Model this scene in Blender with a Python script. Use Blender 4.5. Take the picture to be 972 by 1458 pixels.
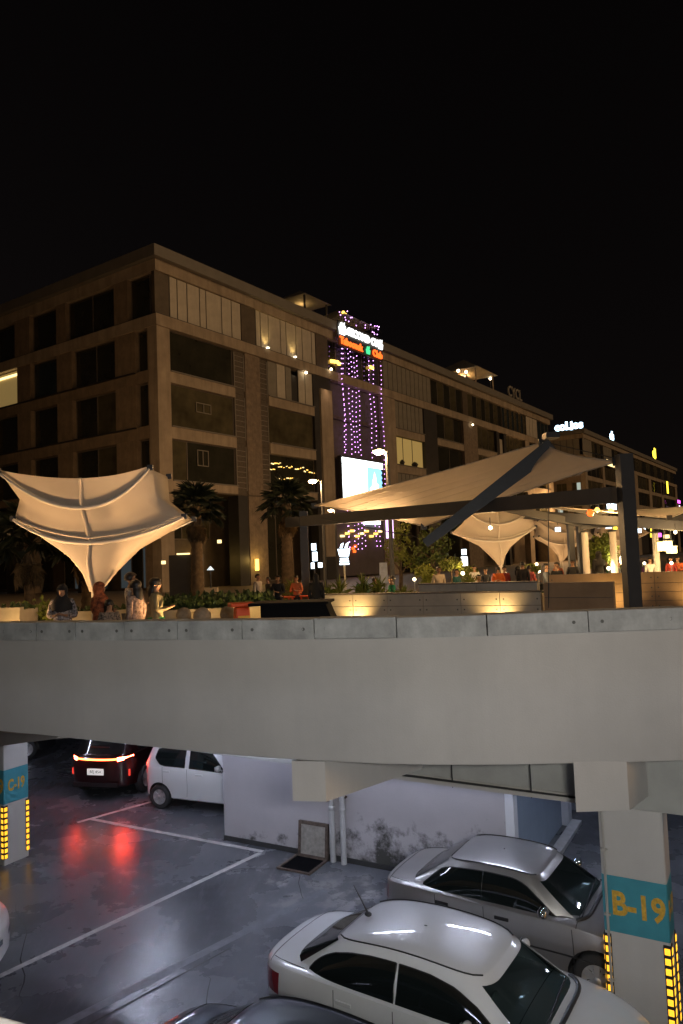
import bpy, bmesh, math, random
from mathutils import Vector, Matrix
R = math.radians
random.seed(7)
for o in list(bpy.data.objects):
    bpy.data.objects.remove(o, do_unlink=True)
S = bpy.context.scene
COL = S.collection

# ------------------------------------------------------------------ camera, world, sun, exposure
EYE = 5.7            # camera height above the parking floor
PZ = 3.85            # plaza level
pitch, roll = R(3.63), R(2.2)
fw = Vector((0, math.cos(pitch), math.sin(pitch)))
r0 = Vector((1, 0, 0)); u0 = r0.cross(fw)
cr, sr = math.cos(roll), math.sin(roll)
right = r0*cr - u0*sr; up = r0*sr + u0*cr
cam = bpy.data.cameras.new('camera')
cam.sensor_fit = 'VERTICAL'; cam.sensor_height = 23.6; cam.lens = 23.6*1040/1458
cam.clip_start = 0.1; cam.clip_end = 2000
co = bpy.data.objects.new('camera', cam); COL.objects.link(co)
co.matrix_world = Matrix(((right.x, up.x, -fw.x, 0), (right.y, up.y, -fw.y, 0), (right.z, up.z, -fw.z, EYE), (0, 0, 0, 1)))
S.camera = co

W = bpy.data.worlds.new('World'); S.world = W; W.use_nodes = True
nt = W.node_tree
bg = nt.nodes['Background']
sky = nt.nodes.new('ShaderNodeTexSky'); sky.sky_type = 'NISHITA'; sky.sun_disc = False
sky.sun_elevation = R(9); sky.sun_rotation = R(108)
hs = nt.nodes.new('ShaderNodeHueSaturation'); hs.inputs['Saturation'].default_value = 0.25
nt.links.new(sky.outputs[0], hs.inputs['Color'])
tint = nt.nodes.new('ShaderNodeMix'); tint.data_type = 'RGBA'; tint.blend_type = 'MULTIPLY'; tint.inputs[0].default_value = 1; tint.inputs[7].default_value = (1.0, 0.72, 0.68, 1)
nt.links.new(hs.outputs[0], tint.inputs[6]); nt.links.new(tint.outputs[2], bg.inputs[0])
bg.inputs[1].default_value = 0.0012

sun = bpy.data.lights.new('town_glow', 'SUN'); sun.energy = 0.54; sun.angle = R(14); sun.color = (1.0, 0.61, 0.30)
so = bpy.data.objects.new('town_glow', sun); COL.objects.link(so)
sd = Vector((0.93, -0.30, 0.19))
so.rotation_euler = sd.to_track_quat('Z', 'Y').to_euler()

S.view_settings.view_transform = 'Standard'; S.view_settings.look = 'None'
S.view_settings.exposure = 0; S.view_settings.gamma = 1
S.cycles.use_denoising = True
S.cycles.max_bounces = 6; S.cycles.diffuse_bounces = 3; S.cycles.glossy_bounces = 3
S.cycles.transmission_bounces = 4; S.cycles.transparent_max_bounces = 8
S.cycles.sample_clamp_indirect = 4
S.cycles.caustics_reflective = False; S.cycles.caustics_refractive = False

# ------------------------------------------------------------------ helpers
class MB:
    """collects faces of one mesh"""
    def __init__(s): s.v = []; s.f = []; s.m = []; s.sm = []
    def add(s, vs, fs, mi=0, smooth=False, T=None):
        b = len(s.v)
        s.v += [tuple(T @ Vector(p)) if T is not None else tuple(p) for p in vs]
        for f in fs:
            s.f.append([b+i for i in f]); s.m.append(mi); s.sm.append(smooth)
        return s
    def box(s, x0, x1, y0, y1, z0, z1, mi=0, T=None, tx=1, ty=1):
        cx, cy = (x0+x1)/2, (y0+y1)/2; hx, hy = (x1-x0)/2, (y1-y0)/2
        vs = [(x0, y0, z0), (x1, y0, z0), (x1, y1, z0), (x0, y1, z0)]
        vs += [(cx-hx*tx, cy-hy*ty, z1), (cx+hx*tx, cy-hy*ty, z1), (cx+hx*tx, cy+hy*ty, z1), (cx-hx*tx, cy+hy*ty, z1)]
        return s.add(vs, [(3, 2, 1, 0), (4, 5, 6, 7), (0, 1, 5, 4), (1, 2, 6, 5), (2, 3, 7, 6), (3, 0, 4, 7)], mi, False, T)
    def prism(s, poly, z0, z1, mi=0, T=None):
        n = len(poly)
        a = sum(poly[i][0]*poly[(i+1) % n][1]-poly[(i+1) % n][0]*poly[i][1] for i in range(n))
        if a < 0: poly = poly[::-1]
        vs = [(p[0], p[1], z0) for p in poly]+[(p[0], p[1], z1) for p in poly]
        fs = [tuple(range(n))[::-1], tuple(range(n, 2*n))]+[(i, (i+1) % n, n+(i+1) % n, n+i) for i in range(n)]
        return s.add(vs, fs, mi, False, T)
    def tube(s, path, r, n=8, mi=0, T=None, caps=True, smooth=True):
        P = [Vector(p) for p in path]; k = len(P)
        rr = r if isinstance(r, (list, tuple)) else [r]*k
        vs = []; ref = None
        for i, p in enumerate(P):
            t = (P[min(i+1, k-1)]-P[max(i-1, 0)]).normalized()
            if ref is None:
                ref = Vector((0, 0, 1)) if abs(t.z) < 0.9 else Vector((1, 0, 0))
            a = t.cross(ref)
            if a.length < 1e-4: a = t.cross(Vector((0, 1, 0)))
            a.normalize(); b = t.cross(a); ref = -b if False else ref
            for j in range(n):
                an = 2*math.pi*j/n
                vs.append(p+(a*math.cos(an)+b*math.sin(an))*rr[i])
        fs = [(i*n+j, i*n+(j+1) % n, (i+1)*n+(j+1) % n, (i+1)*n+j) for i in range(k-1) for j in range(n)]
        s.add(vs, fs, mi, smooth, T)
        if caps:
            s.add(vs[:n], [tuple(range(n))], mi, False, T); s.add(vs[-n:], [tuple(range(n))[::-1]], mi, False, T)
        return s
    def lathe(s, prof, n=16, mi=0, T=None, smooth=True):
        k = len(prof); vs = []
        for r, z in prof:
            for j in range(n):
                a = 2*math.pi*j/n; vs.append((r*math.cos(a), r*math.sin(a), z))
        fs = [(i*n+j, i*n+(j+1) % n, (i+1)*n+(j+1) % n, (i+1)*n+j) for i in range(k-1) for j in range(n)]
        return s.add(vs, fs, mi, smooth, T)
    def grid(s, rows, mi=0, smooth=True, closed=False, T=None):
        n = len(rows[0]); vs = [p for r in rows for p in r]; fs = []
        for i in range(len(rows)-1):
            for j in range(n if closed else n-1):
                jj = (j+1) % n
                fs.append((i*n+j, i*n+jj, (i+1)*n+jj, (i+1)*n+j))
        return s.add(vs, fs, mi, smooth, T)
    def ball(s, c, r, n=10, mi=0, sx=1, sy=1, sz=1, T=None):
        rows = []
        for i in range(n//2+1):
            ph = math.pi*i/(n//2)
            rows.append([(c[0]+r*sx*math.sin(ph)*math.cos(2*math.pi*j/n), c[1]+r*sy*math.sin(ph)*math.sin(2*math.pi*j/n), c[2]-r*sz*math.cos(ph)) for j in range(n)])
        return s.grid(rows, mi, True, True, T)
    def mesh(s, name, mats):
        me = bpy.data.meshes.new(name); me.from_pydata([tuple(p) for p in s.v], [], s.f)
        for m in (mats if isinstance(mats, (list, tuple)) else [mats]): me.materials.append(m)
        me.polygons.foreach_set('material_index', s.m); me.polygons.foreach_set('use_smooth', s.sm)
        me.update(); return me
    def build(s, name, mats, parent=None, loc=None, rz=0, bevel=0, weld=False):
        o = bpy.data.objects.new(name, s.mesh(name, mats)); COL.objects.link(o)
        if parent: o.parent = parent
        if loc is not None: o.location = loc
        if rz: o.rotation_euler = (0, 0, rz)
        if weld:
            bm = bmesh.new(); bm.from_mesh(o.data); bmesh.ops.remove_doubles(bm, verts=bm.verts, dist=1e-4)
            bmesh.ops.recalc_face_normals(bm, faces=bm.faces); bm.to_mesh(o.data); bm.free()
        if bevel:
            md = o.modifiers.new('bevel', 'BEVEL'); md.width = bevel; md.segments = 2; md.limit_method = 'ANGLE'; md.angle_limit = R(40)
        return o

def tag(o, label=None, cat=None, group=None, kind=None):
    if label: o['label'] = label
    if cat: o['category'] = cat
    if group: o['group'] = group
    if kind: o['kind'] = kind
    return o
def thing(name, loc, rz, label, cat, group=None):
    o = bpy.data.objects.new(name, None); COL.objects.link(o); o.empty_display_size = 0.1
    o.location = loc; o.rotation_euler = (0, 0, rz)
    return tag(o, label, cat, group)
def inst(o, name, parent, loc, rot=(0, 0, 0), sc=(1, 1, 1)):
    c = bpy.data.objects.new(name, o if isinstance(o, bpy.types.Mesh) else o.data); COL.objects.link(c)
    c.parent = parent; c.location = loc; c.rotation_euler = rot; c.scale = sc
    return c
def copy_tree(o, parent=None):
    c = o.copy(); COL.objects.link(c)
    if parent: c.parent = parent
    for ch in list(o.children): copy_tree(ch, c)
    return c
def az(a): return Vector((math.sin(R(a)), math.cos(R(a)), 0))

def spot(name, loc, to, e, col, ang, blend, parent=None, r=0.08):
    l = bpy.data.lights.new(name, 'SPOT'); l.energy = e; l.color = col; l.spot_size = R(ang); l.spot_blend = blend; l.shadow_soft_size = r
    o = bpy.data.objects.new(name, l); COL.objects.link(o); o.location = loc
    o.rotation_euler = (Vector(to)-Vector(loc)).to_track_quat('-Z', 'Y').to_euler()
    if parent: o.parent = parent
    return o
def point(name, loc, e, col, r=0.12, parent=None):
    l = bpy.data.lights.new(name, 'POINT'); l.energy = e; l.color = col; l.shadow_soft_size = r
    o = bpy.data.objects.new(name, l); COL.objects.link(o); o.location = loc
    if parent: o.parent = parent
    return o
# ------------------------------------------------------------------ materials
def mat(name, col, rough=0.7, metal=0.0, spec=0.5, var=0.0, scale=3.0, bump=0.0, bscale=None, coat=0.0, col2=None, detail=6, rvar=0.0, streak=0.0):
    m = bpy.data.materials.new(name); m.use_nodes = True
    n = m.node_tree.nodes; L = m.node_tree.links; b = n['Principled BSDF']
    b.inputs['Base Color'].default_value = (*col, 1); b.inputs['Roughness'].default_value = rough
    b.inputs['Metallic'].default_value = metal; b.inputs['Specular IOR Level'].default_value = spec
    b.inputs['Coat Weight'].default_value = coat; b.inputs['Coat Roughness'].default_value = 0.04
    if var or bump or rvar or streak:
        tc = n.new('ShaderNodeTexCoord')
        nz = n.new('ShaderNodeTexNoise'); nz.inputs['Scale'].default_value = scale; nz.inputs['Detail'].default_value = detail
        nz.inputs['Roughness'].default_value = 0.62
        L.new(tc.outputs['Object'], nz.inputs['Vector'])
        if var:
            rp = n.new('ShaderNodeValToRGB')
            c2 = col2 if col2 else tuple(min(1, c*(1+var)) for c in col)
            c1 = tuple(c*(1-var) for c in col)
            rp.color_ramp.elements[0].position = 0.3; rp.color_ramp.elements[0].color = (*c1, 1)
            rp.color_ramp.elements[1].position = 0.72; rp.color_ramp.elements[1].color = (*c2, 1)
            L.new(nz.outputs['Fac'], rp.inputs[0]); L.new(rp.outputs[0], b.inputs['Base Color'])
        if streak:      # rain streaks and run-off smears: noise drawn out vertically
            mp = n.new('ShaderNodeMapping'); mp.inputs['Scale'].default_value = (1.0, 1.0, 0.10); L.new(tc.outputs['Object'], mp.inputs[0])
            ns = n.new('ShaderNodeTexNoise'); ns.inputs['Scale'].default_value = scale*2.2; ns.inputs['Detail'].default_value = 8; ns.inputs['Roughness'].default_value = 0.65
            L.new(mp.outputs[0], ns.inputs['Vector'])
            ms = n.new('ShaderNodeMapRange'); ms.inputs[1].default_value = 0.42; ms.inputs[2].default_value = 0.75; ms.inputs[3].default_value = 0.0; ms.inputs[4].default_value = streak
            L.new(ns.outputs['Fac'], ms.inputs[0])
            mxs = n.new('ShaderNodeMix'); mxs.data_type = 'RGBA'; L.new(ms.outputs[0], mxs.inputs[0])
            if var: L.new(rp.outputs[0], mxs.inputs[6])
            else: mxs.inputs[6].default_value = (*col, 1)
            mxs.inputs[7].default_value = (col[0]*0.42, col[1]*0.44, col[2]*0.47, 1)
            L.new(mxs.outputs[2], b.inputs['Base Color'])
        if rvar:
            mr = n.new('ShaderNodeMapRange'); mr.inputs[1].default_value = 0.3; mr.inputs[2].default_value = 0.7
            mr.inputs[3].default_value = max(0.03, rough-rvar); mr.inputs[4].default_value = min(1, rough+rvar)
            L.new(nz.outputs['Fac'], mr.inputs[0]); L.new(mr.outputs[0], b.inputs['Roughness'])
        if bump:
            nb = n.new('ShaderNodeTexNoise'); nb.inputs['Scale'].default_value = bscale or scale*8; nb.inputs['Detail'].default_value = 5
            L.new(tc.outputs['Object'], nb.inputs['Vector'])
            bp = n.new('ShaderNodeBump'); bp.inputs['Strength'].default_value = bump; bp.inputs['Distance'].default_value = 0.02
            L.new(nb.outputs['Fac'], bp.inputs['Height']); L.new(bp.outputs[0], b.inputs['Normal'])
    return m
def emit(name, col, st, base=(0.02, 0.02, 0.02)):
    m = bpy.data.materials.new(name); m.use_nodes = True; b = m.node_tree.nodes['Principled BSDF']
    b.inputs['Base Color'].default_value = (*base, 1); b.inputs['Emission Color'].default_value = (*col, 1)
    b.inputs['Emission Strength'].default_value = st; b.inputs['Roughness'].default_value = 0.4
    return m
M = {}
M['plaster'] = mat('painted_plaster', (0.50, 0.48, 0.45), 0.8, var=0.08, scale=0.9, bump=0.14, bscale=60, detail=8, streak=0.13)
M['coping'] = mat('coping_concrete', (0.43, 0.435, 0.42), 0.8, var=0.30, scale=3.5, bump=0.25, bscale=40, detail=9, streak=0.28)
M['tiehole'] = mat('tie_hole_shadow_gap', (0.13, 0.13, 0.12), 0.9)
M['joint'] = mat('dark_joint', (0.03, 0.03, 0.03), 0.9)
M['beam_conc'] = mat('grey_beam_paint', (0.36, 0.36, 0.33), 0.85, var=0.15, scale=1.5, bump=0.15, bscale=40)
M['teal'] = mat('teal_paint', (0.05, 0.27, 0.33), 0.55, var=0.12, scale=4, bump=0.08, bscale=60)
M['yellow_paint'] = mat('yellow_stencil_paint', (0.62, 0.36, 0.04), 0.6, var=0.3, scale=18)
M['black_rubber'] = mat('black_rubber', (0.02, 0.02, 0.02), 0.6)
M['led'] = emit('amber_guard_tile', (1.0, 0.50, 0.03), 1.5, (0.8, 0.45, 0.03))  # reflector tiles, their shine put in as own glow
M['pvc'] = mat('grey_pvc_pipe', (0.46, 0.46, 0.46), 0.45, var=0.12, scale=6)
M['conduit'] = mat('painted_conduit', (0.40, 0.38, 0.34), 0.5)
M['rust'] = mat('rusty_steel_frame', (0.09, 0.065, 0.05), 0.8, var=0.5, scale=14, bump=0.3)
M['slabcover'] = mat('cast_cover_infill', (0.30, 0.28, 0.25), 0.9, var=0.3, scale=12, bump=0.4)
M['dark'] = mat('dark_void', (0.006, 0.006, 0.007), 0.95, spec=0.0)
M['steel'] = mat('dark_painted_steel', (0.042, 0.046, 0.054), 0.5, var=0.15, scale=3, bump=0.04)
M['tray'] = mat('cable_tray_black', (0.03, 0.03, 0.03), 0.6)
M['white_wall'] = mat('whitewash', (0.72, 0.74, 0.78), 0.75, var=0.05, scale=2)
M['blue_wall'] = mat('blue_grey_paint', (0.27, 0.34, 0.43), 0.6, var=0.08, scale=2)
M['kerb'] = mat('kerb_concrete', (0.5, 0.51, 0.52), 0.8, var=0.15, scale=6)
M['paving'] = mat('plaza_paving', (0.22, 0.18, 0.14), 0.6, var=0.2, scale=2)
M['line'] = mat('worn_line_paint', (0.50, 0.50, 0.49), 0.6, var=0.25, scale=9, detail=10)
M['line_old'] = mat('faded_line_paint', (0.16, 0.17, 0.19), 0.5, var=0.35, scale=7, detail=10)
# facade
M['f_conc'] = mat('facade_concrete', (0.40, 0.33, 0.25), 0.85, var=0.2, scale=0.8, bump=0.1, bscale=20, streak=0.6)
M['f_cap'] = mat('facade_capping_metal', (0.20, 0.19, 0.17), 0.6, var=0.12, scale=1.2)
M['f_pier'] = mat('facade_rough_stone', (0.24, 0.19, 0.145), 0.9, streak=0.4, var=0.28, scale=2.6, bump=0.4, bscale=14)
M['f_brick'] = mat('facade_dark_louvre', (0.12, 0.10, 0.08), 0.85, var=0.3, scale=6)
M['f_left'] = mat('facade_side_stone', (0.26, 0.20, 0.14), 0.9, var=0.25, scale=1.1, bump=0.15, bscale=16, streak=0.5)
M['f_glass'] = mat('dark_window_glass', (0.034, 0.034, 0.024), 0.08, spec=0.6, var=0.4, scale=0.5)
M['f_glass2'] = mat('dim_interior_glass', (0.095, 0.085, 0.05), 0.14, spec=0.6, var=0.6, scale=0.35, detail=3)
M['f_panel'] = mat('pale_blind_panel', (0.56, 0.52, 0.44), 0.75, var=0.14, scale=1.1, streak=0.35)
M['f_panel2'] = mat('grey_blind_panel', (0.25, 0.235, 0.20), 0.75, var=0.18, scale=1.2)
M['f_dark'] = mat('dark_cladding', (0.028, 0.027, 0.028), 0.5, var=0.3, scale=1)
M['f_purple'] = mat('grey_render_bay', (0.11, 0.095, 0.10), 0.8, var=0.15, scale=1)
M['f_ground'] = mat('ground_floor_tile', (0.10, 0.078, 0.055), 0.5, var=0.3, scale=1.2)
M['f_frame'] = mat('window_frame_metal', (0.16, 0.14, 0.12), 0.5)
M['ladder'] = mat('galvanised_bar', (0.30, 0.28, 0.25), 0.5)
M['fabric'] = None
# --- materials with a little more structure
def floor_mat():
    m = mat('epoxy_parking_floor', (0.100, 0.106, 0.120), 0.27, var=0.40, scale=0.55, bump=0.06, bscale=14, rvar=0.045, detail=9)
    n = m.node_tree.nodes; L = m.node_tree.links; b = n['Principled BSDF']
    base = b.inputs['Base Color'].links[0].from_socket
    tc = n.new('ShaderNodeTexCoord')
    # worn pale patches where the coating has flaked near the damp wall
    vm = n.new('ShaderNodeVectorMath'); vm.operation = 'DISTANCE'; vm.inputs[1].default_value = (-0.6, 12.9, 0)
    L.new(tc.outputs['Object'], vm.inputs[0])
    mr = n.new('ShaderNodeMapRange'); mr.inputs[1].default_value = 0.8; mr.inputs[2].default_value = 3.2; mr.inputs[3].default_value = 0.16; mr.inputs[4].default_value = -0.25
    L.new(vm.outputs['Value'], mr.inputs[0])
    nz = n.new('ShaderNodeTexNoise'); nz.inputs['Scale'].default_value = 1.7; nz.inputs['Detail'].default_value = 10; nz.inputs['Roughness'].default_value = 0.68
    L.new(tc.outputs['Object'], nz.inputs['Vector'])
    ad = n.new('ShaderNodeMath'); ad.operation = 'ADD'; L.new(nz.outputs['Fac'], ad.inputs[0]); L.new(mr.outputs[0], ad.inputs[1])
    st = n.new('ShaderNodeMapRange'); st.inputs[1].default_value = 0.66; st.inputs[2].default_value = 0.74
    L.new(ad.outputs[0], st.inputs[0])
    mx = n.new('ShaderNodeMix'); mx.data_type = 'RGBA'; L.new(st.outputs[0], mx.inputs[0]); L.new(base, mx.inputs[6]); mx.inputs[7].default_value = (0.24, 0.24, 0.25, 1)
    # fine scratches and scuffs
    n2 = n.new('ShaderNodeTexNoise'); n2.inputs['Scale'].default_value = 5; n2.inputs['Detail'].default_value = 12; n2.inputs['Roughness'].default_value = 0.75
    mp = n.new('ShaderNodeMapping'); mp.inputs['Rotation'].default_value = (0, 0, R(38)); mp.inputs['Scale'].default_value = (1, 0.25, 1)
    L.new(tc.outputs['Object'], mp.inputs[0]); L.new(mp.outputs[0], n2.inputs['Vector'])
    s2 = n.new('ShaderNodeMapRange'); s2.inputs[1].default_value = 0.55; s2.inputs[2].default_value = 0.8; s2.inputs[1].default_value = 0.50; s2.inputs[4].default_value = 0.75
    L.new(n2.outputs['Fac'], s2.inputs[0])
    m2 = n.new('ShaderNodeMix'); m2.data_type = 'RGBA'; L.new(s2.outputs[0], m2.inputs[0]); L.new(mx.outputs[2], m2.inputs[6]); m2.inputs[7].default_value = (0.20, 0.20, 0.215, 1)
    L.new(m2.outputs[2], b.inputs['Base Color'])
    return m
def damp_wall_mat():
    m = mat('damp_painted_wall', (0.44, 0.42, 0.44), 0.85, var=0.06, scale=1.3, bump=0.15, bscale=30)
    n = m.node_tree.nodes; L = m.node_tree.links; b = n['Principled BSDF']
    base = b.inputs['Base Color'].links[0].from_socket
    tc = n.new('ShaderNodeTexCoord'); sx = n.new('ShaderNodeSeparateXYZ'); L.new(tc.outputs['Object'], sx.inputs[0])
    nz = n.new('ShaderNodeTexNoise'); nz.inputs['Scale'].default_value = 2.3; nz.inputs['Detail'].default_value = 11; nz.inputs['Roughness'].default_value = 0.7
    L.new(tc.outputs['Object'], nz.inputs['Vector'])
    hz = n.new('ShaderNodeMapRange'); hz.inputs[1].default_value = 0.0; hz.inputs[2].default_value = 1.7; hz.inputs[3].default_value = 0.19; hz.inputs[4].default_value = -0.22
    L.new(sx.outputs['Z'], hz.inputs[0])
    hx = n.new('ShaderNodeMapRange'); hx.inputs[1].default_value = 1.0; hx.inputs[2].default_value = 3.3; hx.inputs[3].default_value = -0.10; hx.inputs[4].default_value = 0.085
    L.new(sx.outputs['X'], hx.inputs[0])
    a1 = n.new('ShaderNodeMath'); a1.operation = 'ADD'; L.new(nz.outputs['Fac'], a1.inputs[0]); L.new(hz.outputs[0], a1.inputs[1])
    a2 = n.new('ShaderNodeMath'); a2.operation = 'ADD'; L.new(a1.outputs[0], a2.inputs[0]); L.new(hx.outputs[0], a2.inputs[1])
    st = n.new('ShaderNodeMapRange'); st.inputs[1].default_value = 0.60; st.inputs[2].default_value = 0.76
    L.new(a2.outputs[0], st.inputs[0])
    mx = n.new('ShaderNodeMix'); mx.data_type = 'RGBA'; L.new(st.outputs[0], mx.inputs[0]); L.new(base, mx.inputs[6]); mx.inputs[7].default_value = (0.055, 0.055, 0.05, 1)
    L.new(mx.outputs[2], b.inputs['Base Color']); return m
def fabric_mat():
    m = bpy.data.materials.new('tension_fabric'); m.use_nodes = True
    n = m.node_tree.nodes; L = m.node_tree.links; b = n['Principled BSDF']
    b.inputs['Base Color'].default_value = (0.62, 0.56, 0.48, 1); b.inputs['Roughness'].default_value = 0.75
    tr = n.new('ShaderNodeBsdfTranslucent'); tr.inputs[0].default_value = (0.6, 0.5, 0.38, 1)
    tc = n.new('ShaderNodeTexCoord'); nz = n.new('ShaderNodeTexNoise'); nz.inputs['Scale'].default_value = 2.5; nz.inputs['Detail'].default_value = 6
    L.new(tc.outputs['Object'], nz.inputs['Vector'])
    rp = n.new('ShaderNodeValToRGB'); rp.color_ramp.elements[0].position = .3; rp.color_ramp.elements[0].color = (.55, .49, .41, 1); rp.color_ramp.elements[1].color = (.66, .60, .52, 1)
    L.new(nz.outputs['Fac'], rp.inputs[0]); L.new(rp.outputs[0], b.inputs['Base Color'])
    mx = n.new('ShaderNodeMixShader'); mx.inputs[0].default_value = 0.28
    L.new(b.outputs[0], mx.inputs[1]); L.new(tr.outputs[0], mx.inputs[2]); L.new(mx.outputs[0], n['Material Output'].inputs[0]); return m
def glass_mat(name, tint, mixf):
    m = bpy.data.materials.new(name); m.use_nodes = True
    n = m.node_tree.nodes; L = m.node_tree.links; b = n['Principled BSDF']
    b.inputs['Base Color'].default_value = (0.01, 0.015, 0.015, 1); b.inputs['Roughness'].default_value = 0.03; b.inputs['Specular IOR Level'].default_value = 0.7
    tr = n.new('ShaderNodeBsdfTransparent'); tr.inputs[0].default_value = (*tint, 1)
    mx = n.new('ShaderNodeMixShader'); mx.inputs[0].default_value = mixf
    L.new(tr.outputs[0], mx.inputs[2]); L.new(b.outputs[0], mx.inputs[1]); L.new(mx.outputs[0], n['Material Output'].inputs[0]); return m
M['screen_clear'] = glass_mat('clear_windscreen_glass', (0.55, 0.66, 0.66), 0.45)
M['floor'] = floor_mat(); M['damp'] = damp_wall_mat(); M['fabric'] = fabric_mat()
M['screen_glass'] = glass_mat('windscreen_glass', (0.30, 0.36, 0.36), 0.70)

# ------------------------------------------------------------------ parking level: structure
fl = MB().box(-60, 60, -20, 60, -0.6, 0.0).build('parking_floor', M['floor']); tag(fl, kind='structure')
def stripe(a, b, w, m, z=0.004):
    a, b = Vector((*a, 0)), Vector((*b, 0)); d = (b-a).normalized(); n = Vector((-d.y, d.x, 0))*w/2
    q = [a-n, b-n, b+n, a+n]
    return MB().add([(p.x, p.y, z) for p in q], [(0, 1, 2, 3)]).build('bay_line', m, fl)
stripe((-5.6, 10.04), (-1.85, 14.70), 0.11, M['line'])
stripe((-1.80, 14.76), (-5.93, 16.99), 0.11, M['line'], 0.008)
stripe((-6.2, 16.80), (-3.2, 19.6), 0.11, M['line'], 0.012)
stripe((-6.15, 14.35), (-5.45, 14.0), 0.11, M['line_old'], 0.004)
stripe((-4.9, 8.3), (-0.5, 13.0), 0.16, M['line_old'], 0.004)
stripe((-4.4, 8.4), (-1.9, 11.2), 0.03, M['joint'], 0.005)
rc = random.Random(5)
for x, y, a, n_ in ((-4.6, 9.3, 42, 16), (-3.0, 13.3, 70, 9), (-1.0, 12.2, 15, 10), (-6.8, 13.0, 100, 8), (-2.2, 10.6, 120, 7)):
    p = Vector((x, y, 0)); pts = [p.copy()]
    for k in range(n_):
        a += rc.gauss(0, 16); p = p+az(a)*(0.18+0.12*rc.random()); pts.append(p.copy())
    mb = MB(); vs = []
    for k, q in enumerate(pts):
        w = 0.006*(0.5+rc.random())*(1-abs(2*k/len(pts)-1)**3)+0.001; n = az(a+90); vs += [(q.x-n.x*w, q.y-n.y*w, 0.0025), (q.x+n.x*w, q.y+n.y*w, 0.0025)]
    mb.add(vs, [(2*k, 2*k+1, 2*k+3, 2*k+2) for k in range(len(pts)-1)]); mb.build('floor_crack', M['joint'], fl)
# curved parapet: points along its face seen from above (x, y, bottom of the face)
FACE = [(-11.5, 14.4, 3.6), (-8.6, 12.1, 3.6), (-6.4, 10.75, 3.6), (-4.71, 10.02, 3.55), (-4.11, 9.80, 3.53), (-3.52, 9.61, 3.5), (-2.82, 9.39, 3.46), (-2.09, 9.16, 3.42),
        (-1.25, 8.91, 3.38), (-0.37, 8.66, 3.36), (0.58, 8.44, 3.345), (1.59, 8.32, 3.335), (2.72, 8.28, 3.325), (3.78, 8.25, 3.32), (5.0, 8.28, 3.32), (6.4, 8.42, 3.32), (9.0, 8.95, 3.32), (13.0, 10.3, 3.32)]
def offs(P, d):
    out = []
    for i in range(len(P)):
        a = Vector(P[max(i-1, 0)][:2]); b = Vector(P[min(i+1, len(P)-1)][:2]); t = (b-a).normalized(); n = Vector((-t.y, t.x))
        out.append((P[i][0]+n.x*d, P[i][1]+n.y*d))
    return out
back = offs(FACE, 0.22)
sl = MB().prism([(x, y) for x, y in back]+[(300, 60), (300, 700), (-300, 700), (-300, 60)], 3.47, PZ).build('plaza_paving', [M['paving']]); tag(sl, kind='structure')
pw = thing('parapet_wall', (0, 8.6, 3.3), 0, 'long curved pale plastered parapet wall with grey concrete coping above the car park opening', 'wall')
def dense(P, k=5):
    out = []
    for i in range(len(P)-1):
        p0, p1, p2, p3 = (Vector(P[max(i-1, 0)]), Vector(P[i]), Vector(P[i+1]), Vector(P[min(i+2, len(P)-1)]))
        for j in range(k):
            t = j/k
            out.append(tuple(0.5*((2*p1)+(p2-p0)*t+(2*p0-5*p1+4*p2-p3)*t*t+(3*p1-p0-3*p2+p3)*t**3)))
    out.append(tuple(P[-1])); return out
D = dense(FACE); DB = offs(D, 0.218)
OFF = Vector((0, -8.6, -3.3))
m = MB(); rows = []
for (x, y, z), (bx, by) in zip(D, DB):
    rows.append([(x, y, 4.765), (x, y, z+0.02), (x+0.004, y+0.012, z), (bx, by, z), (bx, by, 4.765)])
m.grid(rows, smooth=False)
fw_ = m.build('wall_face', M['plaster'], pw, OFF)
for p in fw_.data.polygons: p.use_smooth = True
md = fw_.modifiers.new('es', 'EDGE_SPLIT'); md.split_angle = R(40)
# coping stones: one per joint bay
cop_face = dense(FACE, 6)
for i in range(len(FACE)-1):
    seg = cop_face[i*6:i*6+7]
    a = [Vector(p[:2]) for p in seg]
    d0 = (a[-1]-a[0]).normalized(); a[0] = a[0]+d0*0.006; a[-1] = a[-1]-d0*0.006
    n = Vector((-d0.y, d0.x))
    pr = [(-0.02, 4.768), (-0.02, 4.995), (-0.012, 5.003), (0.27, 5.003), (0.278, 4.995), (0.278, 4.768)]
    rows = [[(p.x+n.x*u, p.y+n.y*u, z+0.004*math.sin(i*2.3)) for u, z in pr] for p in a]
    m = MB().grid(rows, smooth=False, closed=True)
    m.add(rows[0], [tuple(range(6))]); m.add(rows[-1], [tuple(range(6))[::-1]])
    st = m.build('coping_stone', M['coping'], pw, OFF)
    if 1 < i < len(FACE)-3:
        h = MB()
        for f in (0.14, 0.86):
            c = a[0].lerp(a[-1], f)-n*0.0255
            # ring of the recessed tie hole
            c3 = Vector((c.x, c.y, 4.885)); ex = Vector((d0.x, d0.y, 0)); ez = Vector((0, 0, 1)); en = Vector((n.x, n.y, 0))
            vs = [c3+(ex*math.cos(t)+ez*math.sin(t))*0.020+en*0.002 for t in [2*math.pi*k/12 for k in range(12)]]
            vs2 = [c3+(ex*math.cos(t)+ez*math.sin(t))*0.014+en*0.003 for t in [2*math.pi*k/12 for k in range(12)]]
            h.add(vs+vs2, [(k, (k+1) % 12, 12+(k+1) % 12, 12+k) for k in range(12)]+[tuple(range(12, 24))])
        o = h.build('tie_hole', M['tiehole'], st)
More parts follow.
